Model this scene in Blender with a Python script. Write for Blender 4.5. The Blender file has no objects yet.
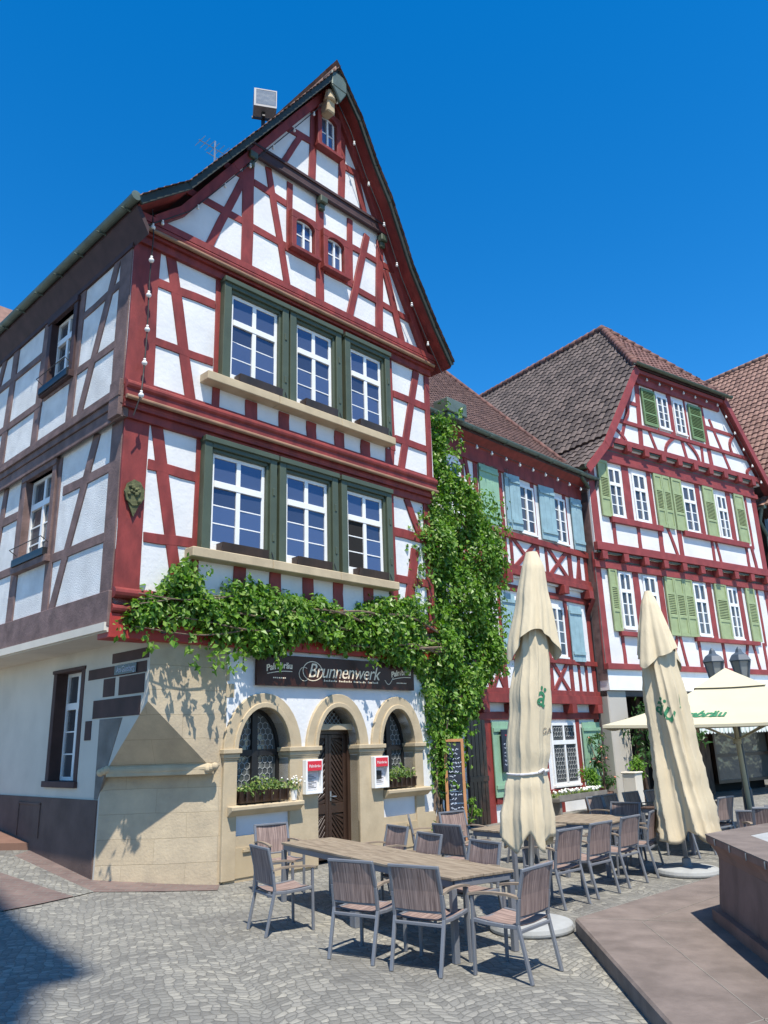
import bpy, math, random
import numpy as np
from mathutils import Vector, Matrix
random.seed(7); RNG = np.random.default_rng(7)
PI = math.pi; R = math.radians
S = bpy.context.scene; COL = S.collection

# ---------------------------------------------------------------- camera
cam_d = bpy.data.cameras.new('camera'); cam = bpy.data.objects.new('camera', cam_d); COL.objects.link(cam)
cam_d.sensor_fit = 'VERTICAL'; cam_d.sensor_height = 24.0
cam_d.lens = 771.43 / 1024 * 24.0
cam_d.clip_start = 0.05; cam_d.clip_end = 3000
_p, _r = R(16.58), R(-1.807)
_f = Vector((0, math.cos(_p), math.sin(_p))); _u = Vector((0, -math.sin(_p), math.cos(_p))); _x = Vector((1, 0, 0))
_rt = math.cos(_r) * _x + math.sin(_r) * _u; _up = -math.sin(_r) * _x + math.cos(_r) * _u
M = Matrix((_rt, _up, -_f)).transposed().to_4x4(); M.translation = Vector((0, 0, 2.0))
cam.matrix_world = M
S.camera = cam
# ---------------------------------------------------------------- world and sun
SUN_EL, SUN_AZ = R(63.5), R(18)          # azimuth measured from straight behind the camera towards the right
sdir = Vector((math.cos(SUN_EL) * math.sin(SUN_AZ), -math.cos(SUN_EL) * math.cos(SUN_AZ), math.sin(SUN_EL)))
wd = bpy.data.worlds.new('World'); S.world = wd; wd.use_nodes = True
nt = wd.node_tree; nt.nodes.clear()
sky = nt.nodes.new('ShaderNodeTexSky'); sky.sky_type = 'NISHITA'; sky.sun_disc = False
sky.sun_elevation = SUN_EL; sky.sun_rotation = math.atan2(sdir.x, sdir.y)
sky.altitude = 600; sky.air_density = 1.0; sky.dust_density = 0.15; sky.ozone_density = 4.0
hs = nt.nodes.new('ShaderNodeHueSaturation'); hs.inputs['Saturation'].default_value = 1.37
hs.inputs['Hue'].default_value = 0.5
bg = nt.nodes.new('ShaderNodeBackground'); bg.inputs['Strength'].default_value = 0.15
wo = nt.nodes.new('ShaderNodeOutputWorld')
nt.links.new(sky.outputs[0], hs.inputs['Color']); nt.links.new(hs.outputs[0], bg.inputs[0]); nt.links.new(bg.outputs[0], wo.inputs[0])
sl = bpy.data.lights.new('sun', 'SUN'); sl.energy = 4.7; sl.angle = R(0.53); sl.color = (1.0, 0.94, 0.84)
so = bpy.data.objects.new('sun', sl); COL.objects.link(so)
so.rotation_euler = (-sdir).to_track_quat('-Z', 'Y').to_euler(); so.location = sdir * 60
S.view_settings.view_transform = 'Standard'; S.view_settings.look = 'None'
S.view_settings.exposure = 0.62; S.view_settings.gamma = 1.0
S.cycles.max_bounces = 6; S.cycles.diffuse_bounces = 3; S.cycles.glossy_bounces = 3

# ---------------------------------------------------------------- materials
def L(n, a, ai, b, bi): n.links.new(a.outputs[ai], b.inputs[bi])
def new_mat(name):
    m = bpy.data.materials.new(name); m.use_nodes = True
    return m, m.node_tree, m.node_tree.nodes['Principled BSDF']
def ramp(n, stops):
    r = n.nodes.new('ShaderNodeValToRGB'); e = r.color_ramp.elements
    while len(e) < len(stops): e.new(0.5)
    for i, (p, c) in enumerate(stops): e[i].position = p; e[i].color = (*c, 1) if len(c) == 3 else c
    return r
def mixc(n, mode='MIX', fac=0.5):
    m = n.nodes.new('ShaderNodeMix'); m.data_type = 'RGBA'; m.blend_type = mode; m.inputs[0].default_value = fac
    return m
def plain(name, col, rough=0.6, var=0.12, scale=3.0, bump=0.1, bscale=40.0, metal=0.0, dist=0.004, spec=0.4, dirt=0.0, stretch=(1, 1, 1)):
    """base colour broken up by two noises, plus a fine bump"""
    m, n, b = new_mat(name)
    tc = n.nodes.new('ShaderNodeTexCoord'); mp = n.nodes.new('ShaderNodeMapping'); L(n, tc, 'Object', mp, 0)
    mp.inputs['Scale'].default_value = stretch
    n1 = n.nodes.new('ShaderNodeTexNoise'); n1.inputs['Scale'].default_value = scale; n1.inputs['Detail'].default_value = 6
    L(n, mp, 0, n1, 'Vector')
    lo = [c * (1 - var) for c in col]; hi = [min(1, c * (1 + var)) for c in col]
    r = ramp(n, [(0.3, lo), (0.7, hi)]); L(n, n1, 0, r, 0)
    out = r
    if dirt:
        n3 = n.nodes.new('ShaderNodeTexNoise'); n3.inputs['Scale'].default_value = scale * 0.35; n3.inputs['Detail'].default_value = 8; n3.inputs['Roughness'].default_value = 0.7
        L(n, mp, 0, n3, 'Vector')
        r3 = ramp(n, [(0.48, (0, 0, 0)), (0.75, (dirt,) * 3)]); L(n, n3, 0, r3, 0)
        mx = mixc(n); L(n, r3, 0, mx, 0); L(n, r, 0, mx, 6); mx.inputs[7].default_value = (col[0] * .45, col[1] * .43, col[2] * .42, 1)
        n.links.new(mx.outputs[2], b.inputs['Base Color'])
    else: L(n, r, 0, b, 'Base Color')
    b.inputs['Roughness'].default_value = rough; b.inputs['Metallic'].default_value = metal
    b.inputs['Specular IOR Level'].default_value = spec
    if bump:
        n2 = n.nodes.new('ShaderNodeTexNoise'); n2.inputs['Scale'].default_value = bscale; n2.inputs['Detail'].default_value = 5
        L(n, mp, 0, n2, 'Vector')
        bp = n.nodes.new('ShaderNodeBump'); bp.inputs['Strength'].default_value = bump; bp.inputs['Distance'].default_value = dist
        L(n, n2, 0, bp, 'Height'); L(n, bp, 0, b, 'Normal')
    return m
def island(name, cols, rough=0.7, bump=0.2, bscale=30, noise=0.2, spec=0.3):
    """colour varies from one loose piece to the next (tiles, planks, stones)"""
    m, n, b = new_mat(name)
    g = n.nodes.new('ShaderNodeNewGeometry')
    r = ramp(n, [(i / max(1, len(cols) - 1), c) for i, c in enumerate(cols)]); L(n, g, 'Random Per Island', r, 0)
    tc = n.nodes.new('ShaderNodeTexCoord'); n1 = n.nodes.new('ShaderNodeTexNoise'); n1.inputs['Scale'].default_value = 5; n1.inputs['Detail'].default_value = 8
    L(n, tc, 'Object', n1, 'Vector')
    rr = ramp(n, [(0.3, (1 - noise,) * 3), (0.7, (1 + noise,) * 3)]); L(n, n1, 0, rr, 0)
    mx = mixc(n, 'MULTIPLY', 1.0); L(n, r, 0, mx, 6); L(n, rr, 0, mx, 7); n.links.new(mx.outputs[2], b.inputs['Base Color'])
    b.inputs['Roughness'].default_value = rough; b.inputs['Specular IOR Level'].default_value = spec
    n2 = n.nodes.new('ShaderNodeTexNoise'); n2.inputs['Scale'].default_value = bscale; L(n, tc, 'Object', n2, 'Vector')
    bp = n.nodes.new('ShaderNodeBump'); bp.inputs['Strength'].default_value = bump; bp.inputs['Distance'].default_value = 0.004
    L(n, n2, 0, bp, 'Height'); L(n, bp, 0, b, 'Normal')
    return m
def leafmat(name, cols, trans=0.3):
    m, n, b = new_mat(name)
    g = n.nodes.new('ShaderNodeNewGeometry')
    r = ramp(n, [(i / max(1, len(cols) - 1), c) for i, c in enumerate(cols)]); L(n, g, 'Random Per Island', r, 0)
    L(n, r, 0, b, 'Base Color'); b.inputs['Roughness'].default_value = 0.42; b.inputs['Specular IOR Level'].default_value = 0.35
    t = n.nodes.new('ShaderNodeBsdfTranslucent'); mu = mixc(n, 'MULTIPLY', 1.0); L(n, r, 0, mu, 6); mu.inputs[7].default_value = (1.6, 1.9, 0.6, 1)
    n.links.new(mu.outputs[2], t.inputs[0])
    ms = n.nodes.new('ShaderNodeMixShader'); ms.inputs[0].default_value = trans
    L(n, b, 0, ms, 1); L(n, t, 0, ms, 2); n.links.new(ms.outputs[0], n.nodes['Material Output'].inputs[0])
    return m
def glassmat(name, col, rough=0.04, metal=0.45, wob=0.15):
    m, n, b = new_mat(name)
    b.inputs['Roughness'].default_value = rough; b.inputs['Metallic'].default_value = metal
    g = n.nodes.new('ShaderNodeNewGeometry'); r = ramp(n, [(0, [c * .45 for c in col]), (.5, col), (1, [min(1, c * 1.25) for c in col])]); L(n, g, 'Random Per Island', r, 0); L(n, r, 0, b, 'Base Color')
    tc = n.nodes.new('ShaderNodeTexCoord'); n2 = n.nodes.new('ShaderNodeTexNoise'); n2.inputs['Scale'].default_value = 2.2; L(n, tc, 'Object', n2, 'Vector')
    bp = n.nodes.new('ShaderNodeBump'); bp.inputs['Strength'].default_value = wob; bp.inputs['Distance'].default_value = 0.05
    L(n, n2, 0, bp, 'Height'); L(n, bp, 0, b, 'Normal')
    return m
def blockmat(name, c1, c2, mortar, bw=0.95, rh=0.34, msize=0.006, flat=False):
    """big dressed stone courses, 2D coordinate x - y along the walls"""
    m, n, b = new_mat(name)
    tc = n.nodes.new('ShaderNodeTexCoord'); sp = n.nodes.new('ShaderNodeSeparateXYZ'); L(n, tc, 'Object', sp, 0)
    su = n.nodes.new('ShaderNodeMath'); su.operation = 'SUBTRACT'; L(n, sp, 0, su, 0); L(n, sp, 1, su, 1)
    cb = n.nodes.new('ShaderNodeCombineXYZ'); L(n, sp if flat else su, 0, cb, 0); L(n, sp, 1 if flat else 2, cb, 1)
    nz = n.nodes.new('ShaderNodeTexNoise'); nz.inputs['Scale'].default_value = 1.5; L(n, tc, 'Object', nz, 'Vector')
    ad = n.nodes.new('ShaderNodeVectorMath'); ad.operation = 'MULTIPLY_ADD'; ad.inputs[1].default_value = (0.05, 0.05, 0); n.links.new(nz.outputs[1], ad.inputs[0]); L(n, cb, 0, ad, 2)
    br = n.nodes.new('ShaderNodeTexBrick'); L(n, ad, 0, br, 'Vector')
    br.inputs['Scale'].default_value = 1.0; br.inputs['Brick Width'].default_value = bw; br.inputs['Row Height'].default_value = rh
    br.inputs['Mortar Size'].default_value = msize; br.inputs['Mortar Smooth'].default_value = 0.3; br.inputs['Bias'].default_value = 0
    br.inputs['Color1'].default_value = (*c1, 1); br.inputs['Color2'].default_value = (*c2, 1); br.inputs['Mortar'].default_value = (*mortar, 1)
    n1 = n.nodes.new('ShaderNodeTexNoise'); n1.inputs['Scale'].default_value = 2.5; n1.inputs['Detail'].default_value = 9; n1.inputs['Roughness'].default_value = .65; L(n, tc, 'Object', n1, 'Vector')
    rr = ramp(n, [(0.3, (.82, .82, .84)), (0.68, (1.1, 1.09, 1.07))]); L(n, n1, 0, rr, 0)
    mx = mixc(n, 'MULTIPLY', 1.0); L(n, br, 0, mx, 6); L(n, rr, 0, mx, 7); n.links.new(mx.outputs[2], b.inputs['Base Color'])
    b.inputs['Roughness'].default_value = .85; b.inputs['Specular IOR Level'].default_value = .2
    n2 = n.nodes.new('ShaderNodeTexNoise'); n2.inputs['Scale'].default_value = 25; n2.inputs['Detail'].default_value = 6; L(n, tc, 'Object', n2, 'Vector')
    ma = n.nodes.new('ShaderNodeMath'); ma.operation = 'MULTIPLY_ADD'; L(n, br, 'Fac', ma, 0); ma.inputs[1].default_value = -1.2; L(n, n2, 0, ma, 2)
    bp = n.nodes.new('ShaderNodeBump'); bp.inputs['Strength'].default_value = .5; bp.inputs['Distance'].default_value = 0.012
    L(n, ma, 0, bp, 'Height'); L(n, bp, 0, b, 'Normal')
    return m
def cobblemat():
    m, n, b = new_mat('grey_cobbles')
    tc = n.nodes.new('ShaderNodeTexCoord'); sp = n.nodes.new('ShaderNodeSeparateXYZ')
    rot = n.nodes.new('ShaderNodeMapping'); rot.inputs['Rotation'].default_value = (0, 0, R(-20)); L(n, tc, 'Object', rot, 0); L(n, rot, 0, sp, 0)
    def math_(op, a=None, bb=None, c=None):
        k = n.nodes.new('ShaderNodeMath'); k.operation = op
        for i, s in enumerate((a, bb, c)):
            if s is None: continue
            if isinstance(s, (int, float)): k.inputs[i].default_value = s
            else: n.links.new(s, k.inputs[i])
        return k.outputs[0]
    # segmental arcs: rows bend in every 1.5 m lane
    wx = math_('DIVIDE', sp.outputs[0], 1.35); fr = math_('FRACT', wx); c = math_('SUBTRACT', fr, 0.5); c2 = math_('MULTIPLY', c, c)
    y2 = math_('MULTIPLY_ADD', c2, 1.0, sp.outputs[1])
    cb = n.nodes.new('ShaderNodeCombineXYZ'); n.links.new(sp.outputs[0], cb.inputs[0]); n.links.new(y2, cb.inputs[1])
    nz = n.nodes.new('ShaderNodeTexNoise'); nz.inputs['Scale'].default_value = 2.3; L(n, tc, 'Object', nz, 'Vector')
    ad = n.nodes.new('ShaderNodeVectorMath'); ad.operation = 'MULTIPLY_ADD'; ad.inputs[1].default_value = (0.16, 0.16, 0); n.links.new(nz.outputs[1], ad.inputs[0]); L(n, cb, 0, ad, 2)
    sc = n.nodes.new('ShaderNodeMapping'); sc.inputs['Scale'].default_value = (11.2, 12.2, 0); L(n, ad, 0, sc, 0)
    def vor(feat):
        v = n.nodes.new('ShaderNodeTexVoronoi'); v.voronoi_dimensions = '2D'; v.feature = feat
        v.inputs['Scale'].default_value = 1.0; v.inputs['Randomness'].default_value = 0.5; L(n, sc, 0, v, 'Vector'); return v
    vc = vor('F1'); ve = vor('DISTANCE_TO_EDGE')
    sv = n.nodes.new('ShaderNodeSeparateColor'); L(n, vc, 'Color', sv, 0)
    rs = ramp(n, [(0.0, (.158, .154, .140)), (0.35, (.202, .197, .178)), (0.75, (.232, .225, .202)), (1.0, (.300, .288, .25))]); L(n, sv, 0, rs, 0)
    big = n.nodes.new('ShaderNodeTexNoise'); big.inputs['Scale'].default_value = 0.7; big.inputs['Detail'].default_value = 7; L(n, tc, 'Object', big, 'Vector')
    rb = ramp(n, [(0.28, (.74, .74, .75)), (0.5, (1.0, 1.0, .98)), (0.72, (1.18, 1.16, 1.10))]); L(n, big, 0, rb, 0)
    mx = mixc(n, 'MULTIPLY', 1.0); L(n, rs, 0, mx, 6); L(n, rb, 0, mx, 7)
    fine = n.nodes.new('ShaderNodeTexNoise'); fine.inputs['Scale'].default_value = 60; fine.inputs['Detail'].default_value = 4; L(n, tc, 'Object', fine, 'Vector')
    rf = ramp(n, [(0.3, (.85,) * 3), (0.7, (1.12,) * 3)]); L(n, fine, 0, rf, 0)
    mx1 = mixc(n, 'MULTIPLY', 1.0); n.links.new(mx.outputs[2], mx1.inputs[6]); L(n, rf, 0, mx1, 7)
    gap = ramp(n, [(0.015, (0, 0, 0)), (0.07, (1, 1, 1))]); L(n, ve, 'Distance', gap, 0)
    mx2 = mixc(n); L(n, gap, 0, mx2, 0); mx2.inputs[6].default_value = (.125, .12, .105, 1); n.links.new(mx1.outputs[2], mx2.inputs[7])
    n.links.new(mx2.outputs[2], b.inputs['Base Color']); b.inputs['Roughness'].default_value = .68; b.inputs['Specular IOR Level'].default_value = .35
    h = ramp(n, [(0.0, (0, 0, 0)), (0.2, (.8,) * 3), (0.5, (1, 1, 1))]); L(n, ve, 'Distance', h, 0)
    hh = math_('MULTIPLY_ADD', fine.outputs[0], 0.18, h.outputs[0]); hh2 = math_('MULTIPLY_ADD', sv.outputs[1], 0.35, hh)
    bp = n.nodes.new('ShaderNodeBump'); bp.inputs['Strength'].default_value = .8; bp.inputs['Distance'].default_value = 0.012
    n.links.new(hh2, bp.inputs['Height']); L(n, bp, 0, b, 'Normal')
    return m
def stripes(name, c1, c2, axis=0, freq=40.0, rough=.7):
    m, n, b = new_mat(name)
    tc = n.nodes.new('ShaderNodeTexCoord'); mp = n.nodes.new('ShaderNodeMapping'); L(n, tc, 'Object', mp, 0)
    s = [3.0, 3.0, 3.0]; s[axis] = freq; mp.inputs['Scale'].default_value = s
    n1 = n.nodes.new('ShaderNodeTexNoise'); n1.inputs['Scale'].default_value = 1.0; n1.inputs['Detail'].default_value = 3; L(n, mp, 0, n1, 'Vector')
    r = ramp(n, [(0.35, c1), (0.65, c2)]); L(n, n1, 0, r, 0); L(n, r, 0, b, 'Base Color')
    b.inputs['Roughness'].default_value = rough; b.inputs['Specular IOR Level'].default_value = .25
    bp = n.nodes.new('ShaderNodeBump'); bp.inputs['Strength'].default_value = .3; bp.inputs['Distance'].default_value = .003; L(n, n1, 0, bp, 'Height'); L(n, bp, 0, b, 'Normal')
    return m
def awningmat():
    m, n, b = new_mat('striped_awning')
    tc = n.nodes.new('ShaderNodeTexCoord'); sp = n.nodes.new('ShaderNodeSeparateXYZ'); L(n, tc, 'Object', sp, 0)
    k = n.nodes.new('ShaderNodeMath'); k.operation = 'MULTIPLY'; k.inputs[1].default_value = 4.5; L(n, sp, 0, k, 0)
    f = n.nodes.new('ShaderNodeMath'); f.operation = 'FRACT'; L(n, k, 0, f, 0)
    r = ramp(n, [(0.0, (.72, .72, .68)), (0.62, (.46, .52, .45))]); r.color_ramp.interpolation = 'CONSTANT'; L(n, f, 0, r, 0); L(n, r, 0, b, 'Base Color')
    b.inputs['Roughness'].default_value = .8
    return m
MAT = {}
def mk():
    g = MAT
    g['plaster'] = plain('white_plaster', (.70, .70, .695), .85, .07, 1.6, .45, 14, dist=.012, dirt=.18, spec=.2)
    g['plaster_old'] = plain('weathered_roughcast', (.70, .70, .68), .9, .12, 2.5, .8, 45, dist=.012, dirt=.22, spec=.15)
    g['plaster_cream'] = plain('cream_plaster', (.62, .57, .48), .9, .07, 1.5, .3, 30, dirt=.2, spec=.2)
    g['red'] = plain('oxblood_timber', (.215, .034, .028), .6, .30, 5.0, .6, 30, dist=.006, dirt=.45, stretch=(1, 1, .45))
    g['red_bright'] = plain('fresh_red_timber', (.34, .034, .026), .5, .14, 4.0, .25, 35)
    g['red_far'] = plain('dark_red_timber', (.25, .045, .042), .6, .2, 3.0, .35, 30, dirt=.25)
    g['timber_old'] = plain('weathered_purple_timber', (.165, .108, .098), .8, .32, 4.0, .7, 30, dist=.008, dirt=.5)
    g['eave'] = plain('dark_eave_board', (.055, .028, .028), .7, .25, 4.0, .3, 30)
    g['casing'] = plain('sage_green_paint', (.070, .088, .057), .45, .1, 3.0, .15, 40)
    g['white'] = plain('white_paint', (.78, .78, .76), .4, .04, 5.0, .08, 40)
    g['glass'] = glassmat('sky_reflecting_glass', (.095, .125, .20))
    g['glass_far'] = glassmat('old_window_glass', (.10, .105, .115), .08, .35, .5)
    g['glass_dark'] = glassmat('dark_leaded_glass', (.11, .12, .12), .12, .35, .6)
    g['stone'] = plain('yellow_sandstone', (.475, .385, .255), .85, .12, 3.0, .4, 30, dirt=.25, dist=.006, spec=.2)
    g['tan'] = plain('tan_painted_bead', (.27, .155, .095), .6, .2, 4, .2, 30)
    g['block'] = blockmat('sandstone_courses', (.50, .415, .29), (.465, .38, .26), (.36, .29, .19), 1.35, .36, .004)
    g['maroon'] = plain('maroon_plinth', (.12, .08, .066), .85, .22, 2.0, .5, 25, dirt=.35, dist=.008)
    g['maroon_block'] = plain('maroon_quoins', (.075, .043, .038), .8, .22, 3.0, .4, 25, dirt=.2)
    g['greystone'] = plain('grey_stained_stone', (.20, .18, .155), .9, .3, 3.0, .6, 25, dirt=.4)
    g['dark_wood'] = plain('dark_brown_wood', (.040, .022, .015), .35, .3, 5.0, .4, 30, stretch=(1, 1, .4), spec=.5)
    g['black'] = plain('black_paint', (.016, .016, .017), .4, .2, 4, .1, 30)
    g['copper'] = plain('green_copper', (.115, .15, .125), .5, .25, 2.5, .2, 30, metal=.25, dirt=.4)
    g['green_beam'] = plain('dark_green_board', (.026, .033, .026), .6, .2, 3, .2, 30)
    g['zinc'] = plain('grey_zinc', (.30, .33, .35), .4, .15, 3, .1, 30, metal=.6)
    g['pipe_brown'] = plain('dark_downpipe', (.075, .065, .065), .5, .2, 3, .1, 30, metal=.3)
    g['tile_red'] = island('red_clay_tiles', [(.10, .05, .042), (.145, .07, .056), (.18, .088, .07), (.11, .055, .047)])
    g['tile_dark'] = island('brown_grey_tiles', [(.055, .042, .038), (.085, .066, .058), (.13, .10, .088), (.07, .055, .05)])
    g['tile_brown'] = island('weathered_brown_tiles', [(.075, .042, .036), (.11, .062, .052), (.145, .085, .07), (.085, .05, .045)])
    g['tile_h1'] = island('old_brown_tiles', [(.10, .055, .045), (.16, .085, .065), (.22, .13, .1), (.09, .07, .06)])
    g['tile_pink'] = island('salmon_tiles', [(.17, .095, .072), (.22, .125, .095), (.26, .15, .115), (.16, .09, .07)])
    g['shut_green'] = plain('light_green_shutter', (.30, .36, .18), .5, .12, 4, .15, 40)
    g['shut_dark'] = plain('mid_green_shutter', (.15, .23, .10), .5, .12, 4, .15, 40)
    g['shut_mint'] = plain('mint_green_shutter', (.24, .40, .27), .5, .1, 4, .15, 40)
    g['shut_blue'] = plain('pale_blue_shutter', (.25, .375, .41), .5, .12, 4, .15, 40)
    g['leaf'] = leafmat('vine_leaves', [(.035, .10, .012), (.085, .19, .02), (.13, .25, .03), (.17, .30, .045), (.23, .31, .08)])
    g['leaf_dark'] = leafmat('oleander_leaves', [(.025, .07, .02), (.05, .12, .035), (.09, .17, .06)])
    g['leaf_box'] = leafmat('box_plant_leaves', [(.06, .13, .03), (.14, .22, .06), (.3, .33, .1)])
    g['flower_w'] = plain('white_blossom', (.8, .78, .72), .6, .1, 8, 0)
    g['flower_r'] = plain('rose_blossom', (.65, .25, .17), .6, .2, 8, 0)
    g['stem'] = plain('grey_brown_bark', (.17, .12, .085), .9, .3, 6, .6, 25)
    g['canvas'] = plain('beige_canvas', (.60, .51, .355), .85, .07, 2.0, .55, 9, spec=.15, dist=.03, dirt=.12, stretch=(1, 1, .3))
    g['canvas_open'] = plain('cream_canvas', (.52, .475, .34), .85, .04, 1.5, .12, 120, spec=.15)
    g['green_ink'] = plain('green_print', (.035, .19, .09), .7, .1, 5, 0)
    g['frame'] = plain('grey_powder_coat', (.165, .175, .195), .42, .06, 6, .05, 60, metal=.1)
    g['textile'] = stripes('brown_mesh_textile', (.15, .105, .092), (.34, .25, .215), 1, 75.0)
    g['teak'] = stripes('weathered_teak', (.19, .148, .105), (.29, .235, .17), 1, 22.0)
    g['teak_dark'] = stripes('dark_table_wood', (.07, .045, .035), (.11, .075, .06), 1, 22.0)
    g['arm'] = stripes('pale_arm_wood', (.20, .155, .115), (.30, .24, .18), 1, 30.0)
    g['alu'] = plain('brushed_pole', (.5, .51, .52), .35, .05, 5, .05, 50, metal=.7)
    g['concrete'] = plain('grey_concrete', (.33, .34, .335), .8, .1, 5, .3, 40, dirt=.2)
    g['redstone'] = plain('red_sandstone_slabs', (.175, .143, .125), .8, .22, 3.5, .6, 24, dirt=.5, dist=.01, spec=.25)
    g['redstone_d'] = plain('red_sandstone_basin', (.23, .14, .112), .8, .18, 3.0, .5, 22, dirt=.35, dist=.01, spec=.25)
    g['sign'] = plain('glossy_brown_sign', (.05, .016, .010), .35, .3, 2, .03, 8, spec=.25)
    g['gold'] = plain('pale_gold_letters', (.85, .70, .50), .45, .05, 5, 0)
    g['navy'] = plain('dark_blue_enamel', (.012, .014, .03), .25, .1, 5, 0)
    g['slate'] = plain('chalkboard', (.018, .024, .04), .6, .3, 6, .05, 30)
    g['chalk'] = plain('chalk_marks', (.5, .56, .66), .9, .2, 12, 0)
    g['orange_wood'] = plain('orange_pine_frame', (.44, .21, .09), .5, .15, 6, .1, 30)
    g['paper'] = plain('printed_sheet', (.62, .60, .60), .6, .1, 20, 0)
    g['redplate'] = plain('red_header', (.62, .03, .05), .4, .05, 5, 0)
    g['lampglass'] = glassmat('lantern_glass', (.22, .24, .25), .15, .3, .3)
    g['post_blue'] = plain('blue_grey_iron', (.055, .075, .10), .45, .15, 5, .1, 40)
    g['bulb'] = plain('frosted_bulb', (.75, .74, .70), .25, .05, 9, 0)
    g['cable'] = plain('dark_cable', (.03, .028, .026), .6, .1, 9, 0)
    g['awning'] = awningmat()
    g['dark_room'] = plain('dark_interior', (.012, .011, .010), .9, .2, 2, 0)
    g['curtain'] = stripes('brown_curtain', (.05, .032, .024), (.11, .075, .055), 0, 9.0)
    g['water'] = glassmat('fountain_water', (.10, .14, .13), .05, .2, .3)
    g['crest'] = plain('mossy_stone_crest', (.10, .105, .045), .8, .6, 14, .6, 30)
    g['brickpave'] = blockmat('pink_brick_paving', (.185, .135, .12), (.145, .105, .095), (.17, .15, .135), .22, .11, .010, True)
    g['slab_red'] = plain('terracotta_slab', (.18, .10, .07), .8, .12, 3, .2, 30)
    g['slab_grey'] = plain('pale_grey_setts', (.205, .205, .195), .8, .22, 6, .5, 25, dirt=.2)
    g['cobble'] = cobblemat()
    g['render_grey'] = plain('pale_render', (.45, .42, .37), .9, .06, 1, .2, 25)
    g['lead'] = plain('lead_strips', (.33, .34, .33), .5, .1, 9, 0)
    g['panel'] = plain('beige_hatch_panel', (.44, .35, .22), .6, .06, 4, .1, 30)
mk()

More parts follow.
